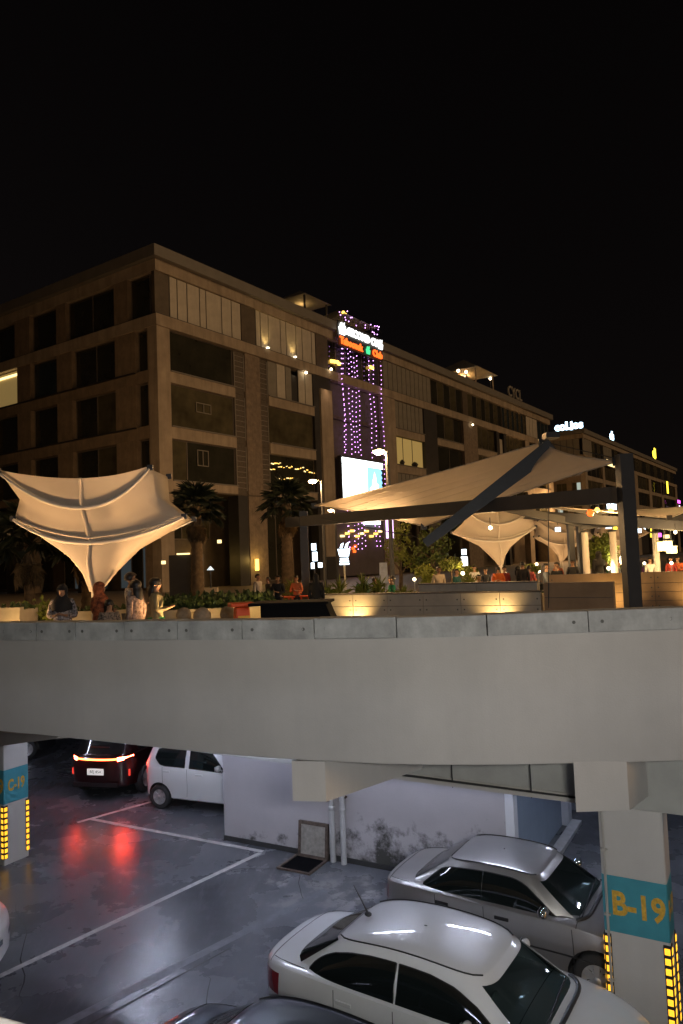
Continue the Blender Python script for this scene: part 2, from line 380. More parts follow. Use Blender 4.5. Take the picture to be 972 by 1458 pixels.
# haunch stubs hanging under the face, tapering back towards the pillars
def haunch(p, dirz, w, z0, ln, zend, ztop=3.345, push=0.0):
    """p: left front corner; front face follows the wall, beam runs back along dirz"""
    t = Vector((0.985, -0.17, 0)) if p[0] < 1 else Vector((1, -0.02, 0))
    a = Vector((p[0], p[1], 0)); b = a+t*w; f = dirz*ln
    q = [a, b, b+f, a+f]
    vs = [(v.x, v.y, z) for v, z in zip(q, (z0, z0, zend, zend))]+[(v.x, v.y, ztop) for v in q]
    vs = [(x-0, y-8.6, z-3.3) for x, y, z in vs]
    return MB().add(vs, [(3, 2, 1, 0), (4, 5, 6, 7), (0, 1, 5, 4), (1, 2, 6, 5), (2, 3, 7, 6), (3, 0, 4, 7)]).build('haunch_beam', M['plaster'], pw)
haunch((-0.70, 8.757), az(41), 0.40, 2.885, 1.95, 2.80)
haunch((2.47, 8.287), az(41), 0.585, 2.80, 0.62, 2.79)

# long beam between the pillars, carrying the plaza slab
vdir = (Vector((-6.65, 14.64, 0))-Vector((2.95, 9.03, 0))).normalized()
def vbeam(p, ln, th, z0, z1, name, m, kind='structure'):
    a = Vector((p[0], p[1], 0)); n = Vector((vdir.y, -vdir.x, 0))
    if n.y < 0: n = -n
    q = [a, a+vdir*ln, a+vdir*ln+n*th, a+n*th]
    o = MB().prism([(v.x, v.y) for v in q], z0, z1).build(name, m); tag(o, kind=kind); return o
vbeam((2.95, 9.03), 22, 0.35, 2.62, 3.468, 'ceiling_beam', M['beam_conc'])
vbeam((8.4, 5.85), 6.26, 0.35, 2.62, 3.468, 'ceiling_beam', M['beam_conc'])
vbeam((9.5, 15.5), 26, 0.35, 2.75, 3.468, 'ceiling_beam', M['beam_conc'])
# cable tray hung along the beam
def tray(a, ln, label):
    t = thing('cable_tray', (a[0], a[1], 2.66), 0, label, 'cable tray', 'cable trays along the beam')
    n = Vector((-vdir.y, vdir.x, 0)); n = n if n.y < 0 else -n
    m = MB(); A = Vector((0, 0, 0)); B = vdir*ln
    for s0, s1, z0, z1 in ((0.005, 0.02, 0.0, 0.06), (0.02, 0.14, 0.0, 0.012), (0.14, 0.155, 0.0, 0.05)):
        q = [A+n*s0, B+n*s0, B+n*s1, A+n*s1]; m.prism([(v.x, v.y) for v in q], z0, z1)
    m.build('tray', M['conduit'], t)
    m = MB()
    for s, z in ((0.05, 0.03), (0.08, 0.035), (0.11, 0.03)): m.tube([A+n*s+Vector((0, 0, z)), B+n*s+Vector((0, 0, z+0.01))], 0.014, 6)
    m.build('cable', M['tray'], t)
    k = 0.55
    while k < ln:
        p = A+vdir*k+n*0.085
        MB().tube([p+Vector((0, 0, -0.03)), p+Vector((0, 0, 0.8))], 0.008, 6).build('hanger_rod', M['tray'], t); k += 1.05
tray((2.75, 9.12), 2.5, 'grey cable tray with dark cables hung under the beam left of the B-19 pillar')
tray((5.9, 7.28), 2.0, 'grey cable tray hung under the beam right of the B-19 pillar')

# stained wall with end return
WA = Vector((-2.67, 15.49, 0)); wd = Vector((0.878, -0.478, 0)); wn = Vector((0.478, 0.878, 0))
wrz = math.atan2(wd.y, wd.x)
dw = MB().box(0, 5.96, 0, 0.2, 0, 3.46).build('damp_wall', M['damp']); dw.location = WA; dw.rotation_euler = (0, 0, wrz)
tag(dw, 'pale lilac wall with black damp stains, pipes and an open floor hatch at its foot', 'wall')
MB().box(5.962, 6.11, 0.0, 0.22, 0, 3.46).build('end_trim', M['white_wall'], dw)
MB().box(0.0, 5.9, -0.03, -0.002, 0, 0.09).build('skirting', M['joint'], dw)
bw = MB().box(0, 1.7, 0, 0.12, 0, 3.46).box(1.705, 3.1, 0.02, 0.14, 0, 3.46).build('blue_wall', M['blue_wall'])
bw.location = (2.80, 12.86, 0); bw.rotation_euler = (0, 0, math.atan2(0.87, 0.5)); tag(bw, 'blue grey painted wall behind the silver car', 'wall')
MB().box(3.105, 3.40, -0.12, 0.14, 0, 3.46).build('white_pilaster', M['white_wall'], bw)
MB().box(0.3, 3.3, -0.34, -0.14, 0, 0.09).build('kerb', M['kerb'], bw, bevel=0.01)
# two pipes
for i, (t0, h, lab) in enumerate(((2.62, 3.4, 'left one of two grey waste pipes standing on the stained wall'), (2.86, 3.3, 'right one of two grey waste pipes standing on the stained wall'))):
    p = WA+wd*t0-wn*0.075
    t = thing('waste_pipe', p, wrz, lab, 'pipe', 'waste pipes on the stained wall')
    MB().tube([(0, -0.02*i, 0), (0.0, 0, h*0.5), (0, 0, h)], 0.055, 12).build('pipe', M['pvc'], t)
    m = MB()
    for z in (0.95, 2.2): m.lathe([(0.055, z), (0.066, z+0.01), (0.066, z+0.08), (0.055, z+0.09)], 12)
    m.build('pipe_collar', M['pvc'], t)
    MB().box(-0.07, 0.07, -0.01, 0.07, 1.2, 1.23).build('bracket', M['rust'], t)
# floor hatch: open lid leaning on the wall
p = WA+wd*2.16-wn*0.42
t = thing('drain_hatch', p, wrz, 'open square drain hatch with its lid leaning against the stained wall', 'hatch')
m = MB()
for a in ((-0.36, 0.36, -0.36, -0.31), (-0.36, 0.36, 0.31, 0.36), (-0.36, -0.31, -0.31, 0.31), (0.31, 0.36, -0.31, 0.31)): m.box(a[0], a[1], a[2], a[3], 0.0, 0.03)
m.build('pit_frame', M['rust'], t)
MB().box(-0.31, 0.31, -0.31, 0.31, 0.002, 0.010).build('pit_opening', M['dark'], t)  # flat black sheet, the pit's inner shade put into its colour
lid = MB().box(-0.27, 0.27, -0.02, 0.02, 0.06, 0.60).build('lid', M['slabcover'], t, (0.03, 0.32, 0.0)); lid.rotation_euler = (R(-6), 0, 0)
m = MB().box(-0.33, -0.27, -0.03, 0.03, 0, 0.66).box(0.27, 0.33, -0.03, 0.03, 0, 0.66).box(-0.269, 0.269, -0.03, 0.03, 0, 0.058).box(-0.269, 0.269, -0.03, 0.03, 0.602, 0.66)
m.build('lid_frame', M['rust'], lid)

# ------------------------------------------------------------------ lettering helper
def text(name, body, size, m, parent, loc, rot, ext=0.004, align='CENTER', bold=0.0):
    cu = bpy.data.curves.new(name, 'FONT'); cu.body = body; cu.size = size; cu.extrude = ext; cu.align_x = align; cu.align_y = 'CENTER'; cu.offset = bold; cu.resolution_u = 3
    tmp = bpy.data.objects.new('tmp_text', cu); COL.objects.link(tmp)
    dg = bpy.context.evaluated_depsgraph_get(); me = bpy.data.meshes.new_from_object(tmp.evaluated_get(dg))
    bpy.data.objects.remove(tmp, do_unlink=True)
    me.name = name; me.materials.clear(); me.materials.append(m)
    o = bpy.data.objects.new(name, me); COL.objects.link(o); o.parent = parent; o.location = loc; o.rotation_euler = rot
    return o
# ------------------------------------------------------------------ numbered pillars
def pillar(loc, wv, wu, txt, label, zt):
    """local x runs along the wide face (to the right), local y goes back"""
    t = thing('pillar', (*loc[:2], 0), math.atan2(-vdir.y, -vdir.x), label, 'pillar', 'numbered car park pillars')
    e = 0.015
    MB().prism([(0, e), (e, 0), (wv-e, 0), (wv, e), (wv, wu-e), (wv-e, wu), (e, wu), (0, wu-e)], 0, zt).build('shaft', M['plaster'], t)
    d = 0.003
    band = MB().prism([(-d, e-d), (e-d, -d), (wv-e+d, -d), (wv+d, e-d), (wv+d, wu-e+d), (wv-e+d, wu+d), (e-d, wu+d), (-d, wu-e+d)], 1.16, 1.81).build('painted_band', M['teal'], t)
    text('stencil_lettering', txt, 0.38, M['yellow_paint'], band, (wv*0.55, -0.0062, 1.485), (R(90), 0, 0), 0.001, bold=0.012).scale = (0.84, 1, 1)
    o = text('stencil_lettering', txt, 0.30, M['yellow_paint'], band, (wv+0.0062, wu*0.5, 1.485), (R(90), 0, R(90)), 0.001, bold=0.01); o.scale = (0.62, 1, 1)
    o = text('stencil_lettering', txt, 0.30, M['yellow_paint'], band, (-0.0062, wu*0.5, 1.485), (R(90), 0, R(-90)), 0.001, bold=0.01); o.scale = (0.62, 1, 1)
    for cx, cy, rz in ((0, 0, 0), (wv, 0, R(90)), (wv, wu, R(180)), (0, wu, R(-90))):
        g = MB().box(-0.012, 0.075, -0.012, -0.004, 0.12, 1.13).box(-0.012, -0.004, -0.004, 0.075, 0.12, 1.13).build('corner_guard', M['black_rubber'], t, (cx, cy, 0), rz)
        me = None
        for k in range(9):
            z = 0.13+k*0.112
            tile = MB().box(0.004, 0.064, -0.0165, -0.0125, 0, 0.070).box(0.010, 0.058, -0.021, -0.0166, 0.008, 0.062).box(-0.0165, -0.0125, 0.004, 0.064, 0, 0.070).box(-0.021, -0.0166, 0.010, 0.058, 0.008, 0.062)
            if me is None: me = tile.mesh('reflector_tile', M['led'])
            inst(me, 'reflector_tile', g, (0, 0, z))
    return t
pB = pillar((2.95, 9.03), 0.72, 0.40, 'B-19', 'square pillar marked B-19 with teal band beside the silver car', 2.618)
m = MB().tube([(0.05, -0.03, 0.1), (0.05, -0.03, 2.8)], 0.016, 8)
for z in (0.6, 1.35, 2.1): m.box(0.015, 0.085, -0.05, -0.004, z, z+0.02)
m.build('conduit', M['conduit'], pB)
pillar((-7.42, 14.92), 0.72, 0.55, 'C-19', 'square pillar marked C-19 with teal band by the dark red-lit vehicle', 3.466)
# haunch under the slab by the C-19 pillar
o = MB().add([(-6.95, 14.2, 2.35), (-6.6, 14.75, 2.35), (-3.5, 9.95, 3.45), (-3.9, 9.9, 3.45), (-6.95, 14.2, 3.466), (-6.6, 14.75, 3.466), (-3.5, 9.95, 3.466), (-3.9, 9.9, 3.466)],
             [(3, 2, 1, 0), (4, 5, 6, 7), (0, 1, 5, 4), (1, 2, 6, 5), (2, 3, 7, 6), (3, 0, 4, 7)]).build('ceiling_beam', M['plaster']); tag(o, kind='structure')
# boundary walls of the car park, far and dark
o = MB().box(-60, 60, 38, 38.3, 0, 3.465).build('boundary_wall', M['beam_conc']); tag(o, kind='structure')
# deck on the photographer's side and its parapet coping
e0 = Vector((-0.66, 1.38)); ed = Vector((0.92, -0.39)); en_ = Vector((0.39, 0.92))
pA, pB2 = e0-ed*40, e0+ed*16
dk = MB().prism([(pA.x, pA.y), (pB2.x, pB2.y), (14.5, 10.9), (300, 59), (300, -60), (-300, -60), (-300, pA.y)], 3.4, PZ).build('viewing_deck', M['paving']); tag(dk, kind='structure')
cw = thing('deck_parapet', (e0.x, e0.y, PZ), math.atan2(ed.y, ed.x), 'pale parapet corner in the bottom left corner of the photo', 'wall')
MB().box(-16, 14, -0.24, -0.04, -0.45, 0.83).build('wall_face', M['plaster'], cw)
MB().box(-16, 14, -0.28, 0.0, 0.832, 1.05).build('coping_stone', M['plaster'], cw, bevel=0.008)

# fluorescent battens under the slab
M['tube'] = emit('fluorescent_tube', (0.70, 0.765, 1.0), 175.0)
M['batten'] = mat('white_batten', (0.7, 0.7, 0.72), 0.5)
for i, (x, y, a, lab) in enumerate(((0.3, 12.6, 120, 'ceiling batten light over the hatch by the stained wall'), (2.2, 11.9, 120, 'ceiling batten light over the roof of the silver car'), (-2.1, 10.55, 118, 'ceiling batten light between the parapet and the long beam'), (-2.6, 13.6, 120, 'ceiling batten light left of the stained wall'),
        (-4.4, 14.7, 120, 'ceiling batten light in front of the white hatchback'), (-4.6, 17.2, 30, 'ceiling batten light above the white hatchback'), (-8.5, 18.0, 30, 'ceiling batten light behind the C-19 pillar'), (6.0, 12.2, 30, 'ceiling batten light behind the B-19 pillar'), (5.2, 17.5, 120, 'ceiling batten light beyond the blue grey wall'),
        (-3.4, 1.9, 113, 'ceiling batten light under the near deck, left'), (3.4, -1.2, 113, 'ceiling batten light under the near deck, right'), (9, 9.8, 120, 'ceiling batten light far right under the slab'))):
    zc = 3.467 if y > 2 else 3.398
    t = thing('batten_light', (x, y, zc), R(90-a), lab, 'light', 'fluorescent batten lights')
    MB().box(-0.62, 0.62, -0.05, 0.05, -0.05, -0.001).build('batten', M['batten'], t)
    MB().tube([(-0.6, 0, -0.075), (0.6, 0, -0.075)], 0.018, 8).build('tube', M['tube'], t)
# ------------------------------------------------------------------ mall building
BA = R(90-34.2)                                  # local x runs along the front, local y along the side street
ZL = [(15.45, 18.45), (11.5, 14.6), (7.65, 10.6)]   # window bands of the three middle floors
def boxpart(p, name, u0, u1, v0, v1, z0, z1, m, bevel=0):
    cx, cy = (u0+u1)/2, (v0+v1)/2
    return MB().box(u0-cx, u1-cx, v0-cy, v1-cy, 0, z1-z0).build(name, m, p, (cx, cy, z0), bevel=bevel)
class Face:
    """one street front: along s, outward is -d; maps (s, d, z) to the building's axes"""
    def __init__(s, root, side): s.r = root; s.side = side
    def box(s, name, s0, s1, d0, d1, z0, z1, m, parent=None, bevel=0):
        if s.side == 'front': b = (s0, s1, d0, d1)
        else: b = (d0, d1, s0, s1)
        if parent is None: return boxpart(s.r, name, *b, z0, z1, m, bevel)
        px, py, pz = parent.location
        cx, cy = (b[0]+b[1])/2, (b[2]+b[3])/2
        return MB().box(b[0]-cx, b[1]-cx, b[2]-cy, b[3]-cy, 0, z1-z0).build(name, m, parent, (cx-px, cy-py, z0-pz))
    def window(s, s0, s1, z0, z1, m, mull=(), inset=0.3, fm=None, name='window', tint=None):
        """frame with panes as sub-parts"""
        fm = fm or M['f_frame']; w = 0.06
        cx, cz = (s0+s1)/2, z0
        mb = MB()
        def b(a0, a1, c0, c1, d0=-0.05, d1=0.05):
            if s.side == 'front': mb.box(a0-cx, a1-cx, d0, d1, c0-cz, c1-cz)
            else: mb.box(d0, d1, a0-cx, a1-cx, c0-cz, c1-cz)
        b(s0, s1, z0, z0+w); b(s0, s1, z1-w, z1); b(s0, s0+w, z0+w, z1-w); b(s1-w, s1, z0+w, z1-w)
        edges = [s0+w]+[s0+(s1-s0)*f for f in mull]+[s1-w]
        for e in edges[1:-1]: b(e-0.035, e+0.035, z0+w, z1-w)
        loc = (cx, inset, z0) if s.side == 'front' else (inset, cx, z0)
        fr = mb.build(name, fm, s.r, loc)
        for i in range(len(edges)-1):
            a0, a1 = edges[i]+(0.037 if i else 0.002), edges[i+1]-(0.037 if i < len(edges)-2 else 0.002)
            c = (a0+a1)/2-cx
            q = MB()
            mm = m[i % len(m)] if isinstance(m, (list, tuple)) else m
            if s.side == 'front': q.box(-(a1-a0)/2, (a1-a0)/2, -0.012, 0.012, 0, z1-z0-2*w-0.004); l = (c, 0.01, w+0.002)
            else: q.box(-0.012, 0.012, -(a1-a0)/2, (a1-a0)/2, 0, z1-z0-2*w-0.004); l = (0.01, c, w+0.002)
            q.build('pane', mm, fr, l)
        return fr
    def panels(s, edges, z0, z1, mats, d=0.18):
        for i in range(len(edges)-1):
            s.box('blind_panel', edges[i]+0.05, edges[i+1]-0.05, d, d+0.06, z0+0.05, z1-0.03, mats[i % len(mats)])
        s.box('panel_rail', edges[0], edges[-1], d+0.061, d+0.16, z0+0.02, z1-0.005, M['f_dark'])
M['lit_warm'] = emit('lit_room_warm', (1.0, 0.66, 0.22), 0.17, (0.5, 0.4, 0.2))
M['lit_yellow'] = emit('lit_room_yellow', (1.0, 0.68, 0.2), 0.22, (0.5, 0.4, 0.2))
M['lit_strip'] = emit('lit_ceiling_strip', (1.0, 0.72, 0.30), 2.4)
M['bulb_warm'] = emit('warm_bulb', (1.0, 0.80, 0.5), 9)
M['bulb_white'] = emit('white_sign', (0.95, 1.0, 1.0), 5)
M['sign_white'] = emit('white_sign_face', (1.0, 1.0, 0.96), 2.4)
M['sign_cool'] = emit('cool_white_sign', (0.72, 0.88, 1.0), 4)
M['sign_red'] = emit('red_orange_sign', (1.0, 0.12, 0.015), 2.6)
M['sign_green'] = emit('green_sign', (0.08, 0.9, 0.35), 1.2)
M['sign_yellow'] = emit('yellow_sign', (1.0, 0.75, 0.05), 3)
M['sign_pink'] = emit('pink_sign', (1.0, 0.12, 0.8), 3)
M['fairy'] = emit('fairy_bulb', (0.80, 0.36, 1.0), 6)
M['lamp_yellow'] = emit('yellow_wall_lamp', (1.0, 0.62, 0.10), 4)
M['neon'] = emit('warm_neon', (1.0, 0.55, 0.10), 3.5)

mall = thing('shopping_mall', (-12.40, 50.0, 4.0), BA, 'long concrete mall building with warm lit facade and tall corner', 'building')
LEN, DEP = 84.4, 60.0
boxpart(mall, 'inner_core', 0.9, LEN-0.6, 0.9, DEP, 7.2, 23.2, M['f_dark'])
boxpart(mall, 'ground_floor_core', 3.0, LEN-3, 3.0, DEP-1, -0.15, 7.19, M['f_ground'])
# capping and top band, mitred round the corner
def ring(z0, z1, o, m, name):
    boxpart(mall, name, -o, LEN+o, -o, 0.8, z0, z1, m); boxpart(mall, name, -o, 0.8, 0.802, DEP, z0, z1, m)
ring(23.25, 24.06, 0.42, M['f_cap'], 'roof_capping')
ring(22.42, 23.248, 0.0, M['f_conc'], 'top_band')
ring(18.45, 19.28, 0.10, M['f_conc'], 'floor_band')
ring(19.282, 19.36, 0.02, M['f_dark'], 'floor_gutter')
F = Face(mall, 'front'); Lf = Face(mall, 'side')
# --- front, fifth floor
F.box('wall_panel', 0.05, 1.36, 0.16, 0.5, 19.362, 22.418, M['f_ground'])
wp = [1.44, 2.18, 3.15, 4.44, 5.1, 6.79, 7.91, 9.0]
F.panels(wp, 19.362, 22.418, [M['f_panel']])
F.box('wall_panel', 9.04, 10.7, 0.16, 0.5, 19.362, 22.418, M['f_ground'])
F.panels([10.8, 11.4, 12.43, 14.04, 14.8, 16.2, 17.1, 18.5, 19.1], 19.362, 22.418, [M['f_panel']])
F.box('wall_panel', 19.15, 21.0, 0.16, 0.5, 19.362, 22.418, M['f_ground'])
e = [31.1+i*0.98 for i in range(12)]; F.panels(e, 19.362, 22.418, [M['f_panel2']])
F.box('wall_panel', 30.5, 31.08, 0.16, 0.5, 19.362, 22.418, M['f_ground'])
F.window(42.0, 50.6, 19.362, 22.418, [M['f_glass'], M['f_glass2']], (.2, .4, .6, .8))
F.box('wall_panel', 50.65, 52.2, 0.16, 0.5, 19.362, 22.418, M['f_ground'])
F.window(52.3, 63.8, 19.362, 22.418, [M['f_glass2'], M['f_glass']], (.125, .25, .375, .5, .625, .75, .875))
M['f_bluegreen'] = mat('bluish_glass', (0.03, 0.045, 0.055), 0.1, spec=0.6, var=0.4, scale=0.5)
F.window(64.0, 73.3, 19.362, 22.418, [M['f_bluegreen'], M['f_glass2']], (.1, .2, .3, .4, .5, .6, .7, .8, .9))
F.panels([73.5, 75, 76.4, 78.4], 19.362, 22.418, [M['f_panel']])
F.window(78.6, 84.0, 19.362, 22.418, [M['f_bluegreen']], (.33, .66))
# --- front, middle floors
def pier(s0, s1, z0, z1, m=None, d0=0.0, d1=0.9): return F.box('pier', s0, s1, d0, d1, z0, z1, m or M['f_conc'])
pier(0.0, 1.2, -0.15, 18.448); pier(83.0, LEN, -0.15, 18.448)
def spandrels(s0, s1, zs, m=None, d0=0.03):
    for z0, z1 in zs:
        F.box('spandrel', s0+0.003, s1-0.003, d0, 0.88, z0, z1, m or M['f_conc'])
        F.box('sill', s0+0.003, s1-0.003, d0-0.12, d0-0.002, z1-0.06, z1+0.02, M['f_cap'])
SP = [(14.6, 15.45), (10.6, 11.5), (7.0, 7.65)]
def stone_pier(s0, s1, c0, c1):
    pier(c0, c1, 7.0, 18.448, M['f_pier'], 0.06)
    for a0, a1 in ((s0, c0-0.003), (c1+0.003, s1)):
        for z0, z1 in ((15.0, 18.448), (11.05, 14.98), (7.0, 11.03)):
            F.box('louvre_strip', a0, a1, 0.22, 0.9, z0, z1, M['f_brick'])
            mb = MB(); w = a1-a0; h = z1-z0
            mb.box(-w/2+0.03, -w/2+0.09, -0.03, 0.03, 0.3, h-0.2); mb.box(w/2-0.09, w/2-0.03, -0.03, 0.03, 0.3, h-0.2)
            k = 0.5
            while k < h-0.3: mb.box(-w/2+0.092, w/2-0.092, -0.02, 0.02, k, k+0.035); k += 0.42
            mb.build('ladder_rack', M['ladder'], mall, ((a0+a1)/2, 0.17, z0))
spandrels(1.2, 7.95, SP)
F.window(1.2, 7.95, 15.47, 18.448, M['f_glass'], (), 0.35)
F.window(1.2, 7.95, 11.52, 14.598, [M['f_glass2']], (), 0.35)
F.window(1.2, 7.95, 7.67, 10.598, [M['f_glass2'], M['f_glass']], (.25,), 0.35)
# small lighter casements inside the big dark panes
for u0, z0, w, h in ((3.9, 12.9, 1.5, 0.75), (3.9, 8.9, 1.1, 1.2)):
    mb = MB()
    for i in range(3): mb.box(i*w/2-0.03, i*w/2+0.03, -0.03, 0.03, 0, h)
    mb.box(0.032, w/2-0.032, -0.025, 0.025, 0, 0.06).box(w/2+0.032, w-0.032, -0.025, 0.025, h-0.06, h).box(0.032, w/2-0.032, -0.025, 0.025, h-0.06, h).box(w/2+0.032, w-0.032, -0.025, 0.025, 0, 0.06)
    mb.build('casement', M['f_panel2'], mall, (u0, 0.27, z0))
stone_pier(7.955, 12.05, 9.2, 11.0)
spandrels(12.05, 18.4, SP)
F.panels([12.1, 13.3, 14.5, 15.35], 15.47, 18.448, [M['f_panel2'], M['f_panel']])
F.box('service_door', 15.37, 16.3, 0.3, 0.4, 15.47, 17.9, M['f_dark'])
F.panels([16.3, 17.3, 18.4], 15.47, 18.448, [M['f_panel']])
F.window(12.05, 18.4, 11.52, 14.598, [M['f_glass2']], (), 0.35)
F.window(12.05, 18.4, 7.67, 10.598, [M['f_glass']], (), 0.35)
# glowing tubes put in to imitate this pane's reflections of warm neon
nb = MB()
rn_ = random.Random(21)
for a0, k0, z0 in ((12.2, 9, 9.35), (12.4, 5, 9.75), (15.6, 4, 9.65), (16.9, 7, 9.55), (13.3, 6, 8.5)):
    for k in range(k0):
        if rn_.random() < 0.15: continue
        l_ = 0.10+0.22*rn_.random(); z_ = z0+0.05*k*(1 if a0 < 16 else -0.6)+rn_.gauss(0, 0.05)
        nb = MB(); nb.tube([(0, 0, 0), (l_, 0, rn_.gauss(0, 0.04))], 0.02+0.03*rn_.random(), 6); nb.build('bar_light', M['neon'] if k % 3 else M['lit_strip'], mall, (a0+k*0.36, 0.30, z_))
pier(18.405, 19.2, -0.15, 18.448, M['f_dark'], 0.05)
pier(19.26, 21.05, 1.9, 17.3, M['f_conc'], -0.12); pier(19.26, 21.05, -0.15, 1.898, M['f_dark'], -0.12)
F.box('pier_cap', 19.2, 21.1, 0.05, 0.9, 17.302, 18.448, M['f_dark'])
# recessed bay with the light strings
F.box('bay_wall', 21.06, 30.48, 0.55, 0.89, 0.0, 18.448, M['f_purple'])
for z in (7.2, 11.1, 14.9): F.box('bay_ledge', 21.06, 30.48, 0.25, 0.548, z, z+0.35, M['f_ground'])
F.window(21.1, 30.45, 19.5, 22.4, [M['f_glass'], M['f_dark']], (.16, .33, .5, .66, .83), 0.4)
for u, z in ((21.7, 20.2), (22.1, 20.25), (22.6, 20.3), (22.9, 20.2), (28.7, 21.0), (29.0, 21.0)):
    F.box('terrace_lamp', u-0.16, u+0.16, 0.1, 0.3, z, z+0.28, M['neon'])
pier(30.49, 33.0, -0.15, 18.448)
# beyond the bay
spandrels(33.003, 39.6, SP)
F.panels([33.1+i*0.93 for i in range(8)], 15.47, 18.448, [M['f_panel2']])
F.window(33.0, 39.6, 11.52, 14.598, M['lit_yellow'], (.3, .62), 0.4)
for u, r in ((34.4, 0.3), (37.2, 0.42)):
    mb = MB(); mb.lathe([(0.05, 0), (r*0.7, 0.05), (r, 0.3), (r*0.6, 0.5), (0.02, 0.62)], 10); mb.build('window_plant', M['f_dark'], mall, (u, 0.2, 11.5))
F.panels([33.1+i*0.93 for i in range(8)], 7.67, 10.598, [M['f_panel2']])
pier(39.61, 42.8, -0.15, 18.448, M['f_dark'], 0.02)
spandrels(42.803, 50.2, SP)
F.window(42.8, 50.2, 15.47, 18.448, [M['f_glass'], M['f_glass2']], (.35, .7), 0.4); F.window(42.8, 50.2, 11.52, 14.598, M['f_glass'], (.5,), 0.4); F.window(42.8, 50.2, 7.67, 10.598, M['f_glass'], (.5,), 0.4)
pier(50.21, 54.5, -0.15, 18.448, M['f_pier'])
spandrels(54.503, 61.0, SP); F.window(54.5, 61.0, 15.47, 18.448, [M['f_glass2']], (.33, .66), 0.4); F.window(54.5, 61.0, 11.52, 14.598, M['f_glass2'], (.33, .66), 0.4); F.window(54.5, 61.0, 7.67, 10.598, M['f_glass'], (.33, .66), 0.4)
pier(61.01, 62.0, -0.15, 18.448, M['f_dark']); F.box('arched_panel', 62.02, 63.6, 0.25, 0.5, 11.0, 17.6, M['f_panel']); pier(63.62, 64.5, -0.15, 18.448, M['f_dark'])
spandrels(64.503, 72.2, SP); F.window(64.5, 72.2, 15.47, 18.448, [M['f_glass2']], (.25, .5, .75), 0.4); F.window(64.5, 72.2, 11.52, 14.598, M['f_glass'], (.5,), 0.4); F.window(64.5, 72.2, 7.67, 10.598, M['f_glass'], (.5,), 0.4)
pier(72.21, 74.0, -0.15, 18.448)
spandrels(74.003, 83.0, SP); F.window(74.0, 83.0, 15.47, 18.448, [M['f_bluegreen']], (.25, .5, .75), 0.4); F.window(74.0, 83.0, 11.52, 14.598, M['f_glass2'], (.5,), 0.4); F.window(74.0, 83.0, 7.67, 10.598, M['f_glass'], (.5,), 0.4)
# ground floor: deep colonnade
for u0, u1, m in ((8.0, 9.1, M['f_dark']), (9.2, 11.4, M['f_pier'])): pier(u0, u1, -0.15, 6.998, m, 0.1, 1.2)
F.box('soffit', 1.21, 18.4, 0.05, 2.98, 6.9, 6.998, M['f_ground'])
F.window(1.6, 7.6, 3.6, 6.6, [M['f_glass'], M['f_glass2']], (.5,), 2.9); F.window(12.2, 18.2, 0.0, 6.4, [M['f_glass']], (.2, .4, .6, .8), 2.9)
F.window(42.8, 50.2, 0.0, 6.4, [M['f_glass2']], (.25, .5, .75), 2.9); F.window(64.5, 72.2, 0.0, 5.0, [M['f_glass2']], (.25, .5, .75), 2.9)
F.window(33.2, 39.4, 0.0, 6.4, [M['f_glass2'], M['f_glass']], (.25, .5, .75), 2.9); F.window(54.7, 60.8, 0.0, 5.0, [M['f_glass2']], (.33, .66), 2.9)
for u, z in ((5.65, 1.55), (9.75, 1.45)):
    d = 2.8 if u < 8 else -0.05
    F.box('wall_lamp', u-0.16, u+0.16, d-0.10, d+0.02, z-0.45, z+0.45, M['lamp_yellow']); point('wall_lamp_light', (u, d-0.5, z+0.4), 40, (1, 0.6, 0.15), 0.15, mall)
for k in range(9): F.box('shop_light', 22.4+k*0.86, 22.9+k*0.86, 0.30, 0.5, 3.7+0.25*(k % 3), 3.9+0.25*(k % 3), M['neon'] if k % 4 else M['lit_strip'])
for u, z in ((24.3, 2.5), (24.7, 2.7), (24.5, 2.2)): F.box('shop_light', u, u+0.25, 0.30, 0.5, z, z+0.25, M['sign_red'])
F.box('shop_header', 26.5, 29.5, 0.28, 0.5, 5.0, 5.35, M['sign_cool'])
for k in range(3): F.box('shop_light', 31.0, 31.8, -0.1, -0.01, 3.4+k*0.45, 3.6+k*0.45, M['lit_strip'])
# spot lamps on the fascia
for u, z, d in ((17.1, 18.3, -0.02), (20.8, 19.3, -0.2), (52.4, 18.2, -0.2)):
    mb = MB().ball((0, 0, 0), 0.13, 8); mb.build('spot_lamp', M['bulb_warm'], mall, (u, d-0.12, z))
# --- side street front
def lp(s0, s1, z0, z1, m=None, name='pier', d0=0.0): return Lf.box(name, s0, s1, d0, 0.88, z0, z1, m or M['f_left'])
SO = 0.905
def side_row(z0, z1, spec, matl):
    for kind, a, b in spec:
        if kind == 'p': lp(a, b, z0, z1)
        else: Lf.window(a, b, z0+0.01, z1-0.002, kind, (.5,) if b-a > 4 else (), 0.4)
G, G2 = M['f_glass'], M['f_glass2']
side_row(19.362, 22.418, [(G, 0.95, 3.0), ('p', 3.0, 4.5), (G, 4.5, 10.3), ('p', 10.3, 11.5), (G, 11.5, 15.1), ('p', 15.1, 17.2), (G, 17.2, 23), ('p', 23, 25), (G, 25, 31), ('p', 31, 33), (G, 33, 40), ('p', 40, 60)], None)
for zi, (z0, z1) in enumerate(ZL):
    lit = [M['lit_warm'], M['lit_warm']] if zi == 0 else [G]
    side_row(z0+0.003, z1-0.003, [('p', 0.92, 1.0), (G, 1.0, 2.3), ('p', 2.3, 4.5), ([G2, G] if zi else [G], 4.5, 9.6), ('p', 9.6, 11.5), (M['f_bluegreen'] if zi == 0 else G, 11.5, 15.05), ('p', 15.05, 16.9), (lit, 16.9, 20.4), ('p', 20.4, 23.4), (G, 23.4, 29), ('p', 29, 31), (G, 31, 38), ('p', 38, 60)], None)
